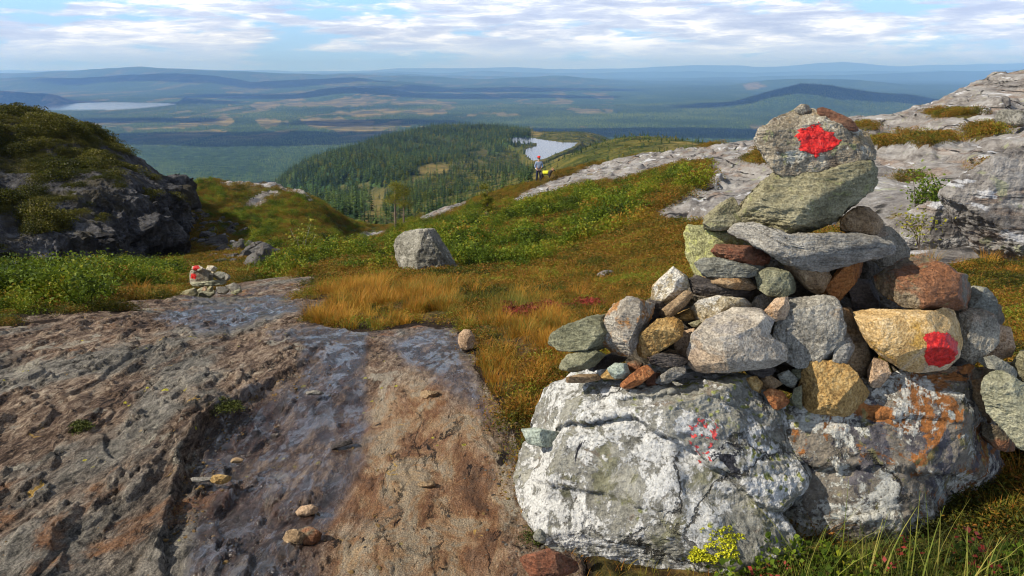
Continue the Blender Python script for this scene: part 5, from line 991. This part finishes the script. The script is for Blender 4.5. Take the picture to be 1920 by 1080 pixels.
def forest():
    rg = np.random.default_rng(9)
    sp = [proto('conifer_wood', *spruce(h, rg, 9, 6, sw), M['spruce']) for h, sw in ((9, .20), (7.5, .25), (5.5, .36))] + [proto('conifer_wood', *join([tube([(0, 0, -.3), (0, 0, 3)], [.08, .03], 3), leafmesh(dome(150, 1.5, 3.6, rg, .1)+[0, 0, .8], .55, rg=rg)]), M['birchfar'])]
    vp = [proto('valley_forest', *spruce(h, rg, 5, 4, .24), M['valley']) for h in (11, 9)]
    # middle ground
    s, Y = terrain_pts(100000, -.5, .45, 130, 1650, 1.5, rg); z = terrain_z(s, Y); P = v3(s*Y, Y, z); px, py = proj(P)
    bog, _ = land_attr(P); n = fbm(P/45, 3, .5, 131)
    dense = np.where((px < 1000), sstep(px, 520, 600), .65)*(1-.5*sstep(px, 780, 900)*sstep(py, 280, 300)); dark = sdf(px, py, [(500, 345), (600, 300), (700, 262), (800, 236), (1000, 246), (1000, 262), (930, 285), (820, 300), (720, 350), (690, 400), (600, 440), (540, 400)])
    pr = np.where(dark > -4, .95, .62*dense)*(1-bog*.97)*(n > -.28)
    qx, qy = proj(v3(P[:, 0], Y, np.full(len(Y), TZ))); wt = (sdf(qx, qy, TARN) > -.5) & (Y > 600)
    m = (rg.uniform(size=len(s)) < pr) & ~wt & (Y > 130)
    P, Yk, pxk, dk = P[m], Y[m], px[m], dark[m]
    sc = (.3+.95*rg.uniform(size=len(P))**.8)*np.where(pxk > 1000, .5, 1)*np.clip(Yk/450, .55, 1)*np.where(dk > -4, 1.15, .85)
    vis = np.argsort(-(sc/Yk)*((pxk > 400) & (pxk < 1500)))
    near = vis[:290]; rest = vis[290:]
    scatter('conifer_wood', P[rest], sc[rest], rg.uniform(0, 6, len(rest)), sp, 'far conifer wood on the slopes around the tarn')
    V, F = spruce(9, rg, 12, 6); a0 = mesh_obj('spruce_tree', V, F, M['spruce']); V, F = spruce(7.5, rg, 11, 6); b0 = mesh_obj('spruce_tree', V, F, M['spruce'])
    for i, k in enumerate(near):
        o = (a0, b0)[i] if i < 2 else (a0, b0)[i % 2].copy()
        if i >= 2: C.objects.link(o)
        o.location = P[k]; o.rotation_euler = (0, 0, rg.uniform(0, 6)); o.scale = (sc[k],)*3
        tag(o, 'small dark spruce scattered on the slope below the rocks', 'tree', 'spruces on the slope below the rocks')
    # valley
    s, Y = terrain_pts(260000, -.72, .62, 1900, 7200, 1.25, rg); z = terrain_z(s, Y); P = v3(s*Y, Y, z); bog, _ = land_attr(P)
    m = (rg.uniform(size=len(s)) < (1-bog)*.95) & (z > LZ+1); sc = rg.uniform(.6, 1.25, len(s))*np.clip(Y/3500, .9, 1.5)
    scatter('valley_forest', P[m], sc[m], rg.uniform(0, 6, m.sum()), vp, 'endless conifer forest on the valley floor')
def pine(name, px, py_foot, py_top, Y, label, seed, lean=0, crown='pine', width=44, group=None):
    rg = np.random.default_rng(seed); base = W(px, py_foot, Y); topz = W(px, py_top, Y)[2]; h = topz-base[2]+.2; z0 = float(tz(base[0], Y)[0])
    base[2] = min(base[2], z0+.1) - .1; h = topz-base[2]; r = width/2*Y/FPX
    root = bpy.data.objects.new(name, None); C.objects.link(root); root.location = base; tag(root, label, 'tree', group)
    tr = [tube([(0, 0, -.3), (lean*.3, 0, h*.4), (lean*.7, .05, h*.75), (lean, 0, h)], [.075, .055, .03, .008], 7)]
    cl = []
    for i in range(34):
        f = rg.uniform(.16, .98); a = rg.uniform(0, 6.283); live = f > .58
        R = r*(1.15-f*.75)*rg.uniform(.5, 1.1) if live else r*rg.uniform(.25, .6)
        p0 = np.array([lean*f, 0, h*f]); p1 = p0+np.array([math.cos(a)*R, math.sin(a)*R, h*rg.uniform(-.01, .06)])
        tr.append(tube([p0, (p0+p1)/2+[0, 0, .04], p1], [.016, .010, .004], 3))
        if live:
            for q in np.linspace(.45, 1.05, 4): cl.append((p0+(p1-p0)*q)+rg.normal(size=(34, 3))*np.array([.16, .16, .09])*r/.75)
    cl.append(np.array([lean, 0, h])+rg.normal(size=(80, 3))*np.array([.13, .13, .12]))
    mesh_obj('trunk', *join(tr), M['bark'], parent=root); cl = np.concatenate(cl)
    mesh_obj('crown', *leafmesh(cl, .085, up=.8, asp=.35, rg=rg), M['pine'], parent=root, smooth=False); return root
def sapling(px, py_foot, wpx, hpx, Y, label, seed, mat, bark='birchbark', name='birch_sapling', cat='sapling', n=420, leaf=.05, z=None):
    rg = np.random.default_rng(seed); base = W(px, py_foot, Y); g = float(tz(base[0], Y)[0]) if z is None else z
    base[2] = min(base[2], g)-.05 if z is None else z; h = W(px, py_foot-hpx, Y)[2]-base[2]; r = wpx/2*Y/FPX
    root = bpy.data.objects.new(name, None); C.objects.link(root); root.location = base; tag(root, label, cat)
    tr, cl = [], []
    for i in range(7):
        a = rg.uniform(0, 6.283); R = r*rg.uniform(.3, .95); H = h*rg.uniform(.6, 1.0); p = [(0, 0, -.05), (math.cos(a)*R*.25, math.sin(a)*R*.25, H*.35), (math.cos(a)*R*.6, math.sin(a)*R*.6, H*.7), (math.cos(a)*R, math.sin(a)*R, H)]
        tr.append(tube(p, [h*.012, h*.010, h*.006, h*.002], 4)); P = np.array(p); f = rg.uniform(.9, 3, n//7); i0 = np.minimum(f.astype(int), 2)
        cl.append(P[i0]+(P[i0+1]-P[i0])*(f-i0)[:, None]+rg.normal(size=(n//7, 3))*r*.20)
    mesh_obj('stems', *join(tr), M[bark], parent=root); mesh_obj('foliage', *leafmesh(np.concatenate(cl), leaf, rg=rg, up=.8), M[mat], parent=root, smooth=False)
M['pine'] = leaf_material('pine_needles', [(.3, (.06, .065, .008)), (.5, (.14, .14, .015)), (.7, (.25, .22, .025))], 1.5)
M['birch'] = leaf_material('birch_leaves', [(.3, (.10, .12, .012)), (.5, (.20, .20, .02)), (.7, (.34, .28, .03))], 1.5)
def trees():
    g = None
    pine('pine_tree', 772/1+(-30), 436, 345, 44, 'spindly yellow-green pine with bare lower trunk, left of a pair of pines', 1, .05, width=52)
    pine('pine_tree', 757+0, 436, 350, 46, 'spindly yellow-green pine with bare lower trunk, right of the pair of pines', 2, .12, width=58)
    pine('pine_tree', 914, 445, 352, 30, 'thin ragged pine in the shrubs above the standing boulder', 3, 0, width=34)
    sapling(566, 480, 80, 62, 28, 'yellowing birch sapling at the mouth of the gully', 4, 'birch', n=560, leaf=.12)
    sapling(1718, 392, 95, 70, 9.0, 'fresh green rowan sapling growing from the granite behind the cairn', 5, 'rowan', 'twig', 'rowan_sapling', n=520, leaf=.045)
    sapling(1760, 388, 60, 55, 9.2, 'smaller green sapling right of the rowan on the granite', 6, 'rowan', 'twig', 'rowan_sapling', n=320, leaf=.045)
    sapling(1862, 345, 70, 45, 9.5, 'low green bush in the rock crack near the right edge', 7, 'shrub', 'twig', 'willow_bush', 'bush', n=700, leaf=.03)
    sapling(1725, 452, 110, 55, 5.6, 'yellow-leaved sprigs in front of the low pale rock behind the cairn', 8, 'birch', 'twig', 'willow_bush', 'bush', n=200, leaf=.028, z=float(W(1725, 455, 5.6)[2]))
    sapling(1300, 372, 90, 62, 21, 'bushy green willow on the granite slope left of the cairn top', 9, 'shrub', 'twig', 'willow_bush', 'bush', n=1500, leaf=.07)
M['rowan'] = leaf_material('rowan_leaves', [(.3, (.04, .075, .008)), (.5, (.09, .14, .012)), (.7, (.17, .20, .02))], 2)
def foreground_plants():
    rg = np.random.default_rng(31)
    def gl(n, px0, px1, Y0, Y1, ln, wd, lean, name, mat, lab):
        x = rg.uniform(px0, px1, n); Y = rg.uniform(Y0, Y1, n); s = ss(x, 1060)
        V, F = blades(n, .0, 1, 1, rg, lean, 4); V = V.reshape(n, -1, 3); Ls = ln*rg.uniform(.35, 1.15, n)
        c = V.mean(1, keepdims=True)*0; 
        Vn, Fn = blades(n, .0, ln, wd, rg, lean, 4); Vn = Vn.reshape(n, 10, 3)
        z = tz(s*Y, Y); Vn += np.stack([s*Y, Y, z], -1)[:, None]
        tag(mesh_obj(name, Vn.reshape(-1, 3), Fn if True else F, M[mat]), lab, kind='stuff')
    gl(1800, 1340, 2050, 1.80, 2.12, .13, .0028, .95, 'foreground_grass', 'grassgreen', 'long green and straw grass at the lower right corner')
    gl(110, 1500, 2050, 1.84, 2.0, .30, .0055, .7, 'tall_grass', 'grassgreen', 'a few tall green blades in front of the blotched boulder')
    gl(1100, 1060, 2050, 1.9, 2.15, .07, .0025, 1.0, 'dry_grass', 'sedge', 'dry orange grass under the boulders')
    lp = [proto('bilberry', *leafmesh(dome(46, .07, .10, rg), .018, asp=.75, rg=rg, up=.9), M['shrub']), proto('red_bilberry', *leafmesh(dome(20, .06, .09, rg), .016, asp=.7, rg=rg), M['redleaf'])]
    n = 85; x = rg.uniform(1360, 2050, n); Y = rg.uniform(1.82, 2.1, n); s = ss(x, 1060); z = tz(s*Y, Y)
    scatter('bilberry', v3(s*Y, Y, z), rg.uniform(.6, 1.3, n), rg.uniform(0, 6, n), lp, 'bilberry sprigs with green and red leaves in the lower right corner', idx=(rg.uniform(size=n) < .14).astype(int))
    # moss on the foot of the white boulder and in the crack
    mo = [proto('yellow_lichen', *leafmesh(dome(60, .012, .008, rg), .006, asp=.9, rg=rg), M['yellow'])]
    b1 = [o for o in bpy.data.objects if o.name.startswith('boulder') and 'white lichen' in o.get('label', '')][0]
    Wd, F, o, r = ob_data[b1.name]; px, py = proj(Wd+o); N = vnormals(Wd, F)
    k = np.where((sdf(px, py, [(1300, 1045), (1310, 1000), (1335, 980), (1360, 985), (1392, 985), (1395, 1010), (1375, 1045), (1340, 1060)]) + 34*fbm(Wd*22, 4, .6, 3) > 3) & ((N@r) < -.1))[0]
    k = rg.choice(k, min(len(k), 300), False); scatter('yellow_lichen', (Wd+o)[k]+N[k]*.001, rg.uniform(.25, .8, len(k)), rg.uniform(0, 6, len(k)), mo, 'bright yellow tufted lichen low on the white boulder')
    mm = [proto('moss', *leafmesh(dome(300, .05, .03, rg), .008, asp=.5, rg=rg), M['moss'])]
    pts = [(px_+rg.normal(0, w_), py_+rg.normal(0, h_), 1) for px_, py_, w_, h_, n_ in ((425, 768, 12, 5, 9), (1030, 1005, 16, 8, 14), (150, 806, 10, 3, 5), (385, 560, 12, 4, 6)) for _ in range(n_)]
    P = []
    for a, b_, _ in pts:
        Ys = np.exp(np.linspace(math.log(1.6), math.log(20), 300)); zz = CAMZ+Ys*float(tt(b_)); g_ = tz(ss(a, b_)*Ys, Ys); h_ = np.where(g_ > zz)[0]
        if len(h_): P.append((float(ss(a, b_)*Ys[h_[0]]), Ys[h_[0]], g_[h_[0]]))
    scatter('moss', np.array(P), rg.uniform(.7, 1.3, len(P)), rg.uniform(0, 6, len(P)), mm, 'dark green moss cushions in the hollows of the bedrock')
M['yellow'] = leaf_material('yellow_lichen', [(.3, (.34, .34, .02)), (.6, (.60, .58, .03))], 8, 0)
M['moss'] = leaf_material('moss', [(.3, (.02, .025, .005)), (.6, (.07, .08, .012))], 6, 0)
# ------------------------------------------------------------ hiker and dog
def skin_mesh(name, joints, edges, mat, parent, root=0, sub=2):
    me = bpy.data.meshes.new(name); me.from_pydata([j[:3] for j in joints], edges, []); o = bpy.data.objects.new(name, me); C.objects.link(o)
    md = o.modifiers.new('skin', 'SKIN'); sv = me.skin_vertices[0].data if me.skin_vertices else None
    if sv is None:
        import bmesh
        bm = bmesh.new(); bm.from_mesh(me); bm.verts.layers.skin.verify(); bm.to_mesh(me); bm.free(); sv = me.skin_vertices[0].data
    for i, j in enumerate(joints): sv[i].radius = (j[3], j[3] if len(j) < 5 else j[4]); sv[i].use_root = (i == root)
    m2 = o.modifiers.new('sub', 'SUBSURF'); m2.levels = sub; m2.render_levels = sub; md.use_smooth_shade = True
    me.materials.append(mat); o.parent = parent; return o
def ell(c, r, mat, name, parent, lv=3, pw=1.0):
    V, F = icosphere(lv); V = np.sign(V)*np.abs(V)**pw; return mesh_obj(name, V*np.array(r)+np.array(c), F, mat, parent=parent)
def hiker():
    skin = plain('skin', (.52, .32, .22), .6); shirt, shm, shb = new_mat('plaid_shirt'); o = shm.node('ShaderNodeTexCoord').outputs['Object']
    shm.put(shb.inputs['Base Color'], shm.mix(shm.step(shm.noise(shm.map(o, (1, 1, .6)), 7, 2), .47, .53), (.03, .10, .28), (.22, .28, .38)))
    tr = plain('navy_trousers', (.014, .020, .05)); cap = plain('red_cap', (.62, .03, .02)); bag = plain('blue_grey_pack', (.06, .10, .16)); boot = plain('boots', (.03, .025, .02)); wht = plain('white_cloth', (.75, .75, .75)); hair = plain('hair', (.06, .04, .02))
    Y = 52.0; p = W(1010, 345, Y); gz = float(tz(p[0], Y)[0])
    root = bpy.data.objects.new('person', None); C.objects.link(root); root.location = (p[0], Y, max(gz, p[2]-.1)+.02); root.rotation_euler = (0, 0, math.radians(8))
    tag(root, 'hiker in red cap, blue and white shirt and navy trousers standing on the ridge', 'person')
    J = [(0, 0, .95, .13, .10), (0, 0, 1.15, .13, .10), (0, .01, 1.38, .15, .10), (0, .01, 1.50, .055), (0, 0, 1.58, .06), (0, -.01, 1.66, .085, .095), (0, -.01, 1.75, .06),
         (.17, 0, 1.42, .05), (.24, -.04, 1.18, .042), (.16, -.22, 1.08, .032), (.11, -.28, 1.09, .028), (-.17, 0, 1.42, .05), (-.25, .0, 1.16, .042), (-.20, -.18, 1.02, .032), (-.17, -.24, 1.0, .028),
         (.09, 0, .88, .085), (.11, -.02, .50, .060), (.12, .03, .10, .042), (.13, -.10, .04, .035), (-.09, 0, .88, .085), (-.12, .02, .50, .060), (-.14, .05, .10, .042), (-.15, -.08, .04, .035)]
    E = [(0, 1), (1, 2), (2, 3), (3, 4), (4, 5), (5, 6), (2, 7), (7, 8), (8, 9), (9, 10), (2, 11), (11, 12), (12, 13), (13, 14), (0, 15), (15, 16), (16, 17), (17, 18), (0, 19), (19, 20), (20, 21), (21, 22)]
    skin_mesh('body', J, E, skin, root)
    skin_mesh('shirt', [(0, 0, .93, .165, .125), (0, 0, 1.15, .16, .125), (0, .01, 1.37, .175, .12), (0, .01, 1.46, .07), (.18, 0, 1.42, .068), (.25, -.04, 1.18, .056), (.18, -.19, 1.09, .045), (-.18, 0, 1.42, .068), (-.26, .0, 1.16, .056), (-.21, -.15, 1.035, .045)],
              [(0, 1), (1, 2), (2, 3), (2, 4), (4, 5), (5, 6), (2, 7), (7, 8), (8, 9)], shirt, root)
    skin_mesh('trousers', [(0, 0, .96, .15, .12), (.095, 0, .84, .105), (.115, -.02, .50, .08), (.12, .03, .12, .062), (-.095, 0, .84, .105), (-.125, .02, .50, .08), (-.14, .05, .12, .062)], [(0, 1), (1, 2), (2, 3), (0, 4), (4, 5), (5, 6)], tr, root)
    for sx, y in ((.125, -.03), (-.145, -.01)): ell((sx, y, .045), (.055, .13, .055), boot, 'boot', root)
    ell((0, .02, 1.70), (.10, .115, .10), hair, 'hair', root)
    c = ell((0, -.01, 1.77), (.115, .13, .075), cap, 'cap', root); ell((0, -.14, 1.745), (.08, .08, .012), cap, 'brim', c)
    bp = ell((-.02, .22, 1.22), (.17, .13, .27), bag, 'backpack', root, pw=.7); ell((-.02, .34, 1.14), (.12, .05, .13), bag, 'pocket', bp, pw=.7)
    ell((-.17, .10, 1.0), (.06, .07, .08), wht, 'hip_pouch', root)
    # dog
    q = W(1022, 344, Y); fur = plain('dark_fur', (.03, .022, .02)); tan = plain('tan_fur', (.36, .20, .10)); vest = plain('yellow_vest', (.65, .62, .03))
    gz = float(tz(q[0]+.25, Y)[0]); d = bpy.data.objects.new('dog', None); C.objects.link(d); d.location = (q[0]+.05, Y-.2, max(gz+.02, q[2])); d.rotation_euler = (0, 0, math.radians(-15))
    tag(d, 'dark dog with tan head and yellow vest beside the hiker', 'dog')
    skin_mesh('body', [(-.30, 0, .50, .10), (-.05, 0, .50, .12), (.22, 0, .52, .135), (.36, 0, .64, .08), (.46, 0, .74, .085), (.60, 0, .70, .045), (-.42, 0, .60, .03), (-.55, 0, .70, .015),
        (.24, .09, .36, .055), (.23, .10, .18, .035), (.24, .10, .03, .03), (.24, -.09, .36, .055), (.27, -.10, .18, .035), (.29, -.10, .03, .03),
        (-.28, .09, .38, .075), (-.20, .10, .26, .045), (-.33, .10, .14, .03), (-.29, .10, .03, .028), (-.28, -.09, .38, .075), (-.22, -.10, .26, .045), (-.36, -.10, .14, .03), (-.32, -.10, .03, .028)],
        [(0, 1), (1, 2), (2, 3), (3, 4), (4, 5), (0, 6), (6, 7), (2, 8), (8, 9), (9, 10), (2, 11), (11, 12), (12, 13), (0, 14), (14, 15), (15, 16), (16, 17), (0, 18), (18, 19), (19, 20), (20, 21)], fur, d, 1)
    ell((.47, 0, .75), (.10, .09, .09), tan, 'head_fur', d); ell((.42, .07, .83), (.03, .015, .06), tan, 'ear', d); ell((.42, -.07, .83), (.03, .015, .06), tan, 'ear', d)
    skin_mesh('vest', [(-.22, 0, .53, .13, .14), (-.05, 0, .54, .145, .15), (.20, 0, .55, .155, .16)], [(0, 1), (1, 2)], vest, d, 1)
def chips():
    rg = np.random.default_rng(12); V, F = icosphere(1); pr = []
    for k in range(4):
        P = V*rg.uniform(.5, 1.1, 3)*np.array([1, .8, .45])
        for _ in range(5):
            n = rg.normal(size=3); n /= np.linalg.norm(n); s_ = P@n; P -= np.maximum(s_-.4, 0)[:, None]*n
        pr.append(proto('rock_chips', P, F, M[('tan', 'grey', 'dark', 'ochre')[k]]))
    pts = []
    for _ in range(1500):
        c = rg.uniform()
        if c < .5: py = rg.uniform(690, 1000); px = np.interp(py, CRKL[::-1][:, 1], CRKL[::-1][:, 0])+abs(rg.normal(0, 34))+4
        elif c < .68: py = rg.uniform(880, 1078); px = rg.normal(1000, 45)
        elif c < .8: py = rg.uniform(700, 900); px = rg.normal(930, 25)
        else: py = rg.uniform(640, 1078); px = rg.uniform(-20, 960)
        pts.append((px, py))
    P = []
    Ys = np.exp(np.linspace(math.log(1.6), math.log(7), 260))
    for a, b_ in pts:
        g_ = tz(ss(a, b_)*Ys, Ys); h_ = np.where(g_ > CAMZ+Ys*float(tt(b_)))[0]
        if len(h_): P.append((float(ss(a, b_)*Ys[h_[0]]), Ys[h_[0]]))
    P = np.array(P); pz = snap(P[:, 0], P[:, 1]); m = pz > -9
    scatter('rock_chips', np.column_stack([P[m], pz[m]]), .0035+.011*rg.uniform(size=m.sum())**4, rg.uniform(0, 6, m.sum()), pr, 'grit and small rock chips lying along the cracks of the slab')
def snap(x, y):
    # height of the finished bedrock surface under each point
    from mathutils.bvhtree import BVHTree
    o = bpy.data.objects['rock_slab']; me = o.data; n = len(me.vertices); co = np.empty(n*3, np.float32); me.vertices.foreach_get('co', co)
    f = np.empty(len(me.polygons)*4, np.int32); me.loops.foreach_get('vertex_index', f); f = f.reshape(-1, 4); co = co.reshape(-1, 3)
    m = co[f[:, 0], 1] < 6; b = BVHTree.FromPolygons(co.tolist(), f[m].tolist())
    r = []
    for a, c in zip(x, y):
        h = b.ray_cast(Vector((a, c, 3)), Vector((0, 0, -1))); r.append(h[0].z if h[0] else -99)
    return np.array(r)
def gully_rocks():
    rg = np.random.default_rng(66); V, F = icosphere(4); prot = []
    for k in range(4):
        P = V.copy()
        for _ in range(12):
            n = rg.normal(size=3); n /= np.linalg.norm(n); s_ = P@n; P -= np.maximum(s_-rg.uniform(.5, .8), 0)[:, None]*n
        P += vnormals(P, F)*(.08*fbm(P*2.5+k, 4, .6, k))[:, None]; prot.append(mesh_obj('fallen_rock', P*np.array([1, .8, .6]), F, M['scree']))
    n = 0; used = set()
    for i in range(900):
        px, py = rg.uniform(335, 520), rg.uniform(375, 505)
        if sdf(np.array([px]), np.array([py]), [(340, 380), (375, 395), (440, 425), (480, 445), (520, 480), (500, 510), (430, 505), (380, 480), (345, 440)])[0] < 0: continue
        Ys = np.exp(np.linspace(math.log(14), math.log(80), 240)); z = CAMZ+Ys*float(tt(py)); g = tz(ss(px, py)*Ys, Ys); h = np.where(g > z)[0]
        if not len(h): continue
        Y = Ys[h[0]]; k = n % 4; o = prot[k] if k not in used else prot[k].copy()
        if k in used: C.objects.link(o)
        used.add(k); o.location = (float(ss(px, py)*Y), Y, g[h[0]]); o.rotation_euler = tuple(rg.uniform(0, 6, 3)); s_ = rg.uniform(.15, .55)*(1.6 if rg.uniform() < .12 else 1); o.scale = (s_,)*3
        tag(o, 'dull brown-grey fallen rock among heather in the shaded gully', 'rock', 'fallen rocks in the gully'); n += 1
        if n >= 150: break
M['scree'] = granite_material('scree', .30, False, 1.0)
SHADE_CLOUDS = [(450, 340, 2030, -290, 800, 130), (430, 262, 3600, -298, 1100, 330), (100, 172, 7400, -250, 1300, 700), (1560, 170, 6900, -200, 1400, 700), (720, 180, 9400, -250, 2600, 800),
          (1250, 250, 3900, -298, 1300, 330), (420, 150, 13000, -250, 2600, 900), (950, 175, 11800, -250, 1800, 800), (250, 228, 4900, -298, 500, 250), (700, 235, 4700, -298, 500, 260)]
def clouds():  # unseen clouds, added so their shadows fall on chosen valley ground
    m, t, b = new_mat('cloud'); b.inputs['Base Color'].default_value = (.9, .9, .92, 1); b.inputs['Roughness'].default_value = 1
    V, F = icosphere(5)
    for i, (px, py, Yg, zg, rx, ry) in enumerate(SHADE_CLOUDS):
        g = np.array([float(ss(px, py))*Yg, Yg, zg]); H = 1300-zg; c = g+SDIR*(H/SDIR[2]); q = V.copy(); N = V
        P = V*np.array([rx, ry, 90]); P[:, 2] = np.where(P[:, 2] < 0, P[:, 2]*.3, P[:, 2]*1.6)
        r = 1+.55*fbm(V*1.6+i*9, 5, .6, i+200); P *= r[:, None]
        o = mesh_obj('cloud', P, F, m); o.location = c; tag(o, 'flat-bottomed white cloud out of view, placed to shade the valley', 'cloud', 'unseen clouds shading the valley')
def haze(dens, col, ab):
    x, y0, y1, z0, z1 = 52000, -3000, 52000, -420, 620
    V = [(-x, y0, z0), (x, y0, z0), (x, y1, z0), (-x, y1, z0), (-x, y0, z1), (x, y0, z1), (x, y1, z1), (-x, y1, z1)]
    m = bpy.data.materials.new('haze'); m.use_nodes = True; t = NT(m.node_tree); t.n.clear()
    vv = t.node('ShaderNodeVolumePrincipled', {'Color': col, 'Density': dens, 'Anisotropy': .1, 'Absorption Color': ab}); t.l.new(vv.outputs[0], t.node('ShaderNodeOutputMaterial').inputs['Volume'])
    tag(mesh_obj('haze', V, [(0, 3, 2, 1), (4, 5, 6, 7), (0, 1, 5, 4), (1, 2, 6, 5), (2, 3, 7, 6), (3, 0, 4, 7)], m, smooth=False), 'blue air haze over the valley', kind='stuff')

import time as _t
T0 = _t.time()
def step(name, f, *a):
    r = f(*a); print('STEP', name, round(_t.time()-T0, 1), flush=True); return r
step('near', near_ground)
step('mid', land, 'slope_ground', 125, 2400, 420, 700, -.75, 1.0, 1.2, 'wooded and boggy slopes around the tarn')
step('far', land, 'valley_ground', 2400, 51500, 620, 1000, -.95, .95, 0, 'forested valley and blue hills to the horizon')
flat_water('tarn', TARN, TZ, 'small dark tarn reflecting the sky', 2.5, .8); flat_water('lake', LAKE, LZ, 'long pale lake at the foot of the far hills', 4, .25)
PC, NC, VC = step('crag', crag)
step('cairn', build_cairn); step('loose', loose)
SHR, HIL, HEA = step('plants', near_plants)
step('hillplants', hill_plants, PC, NC, VC, HIL, HEA)
step('forest', forest); step('trees', trees); step('fg', foreground_plants)
step('chips', chips); step('hiker', hiker); step('gully', gully_rocks); step('clouds', clouds)
haze(6.4e-5, (.25, .48, 1.0), (.45, .45, 1.0))
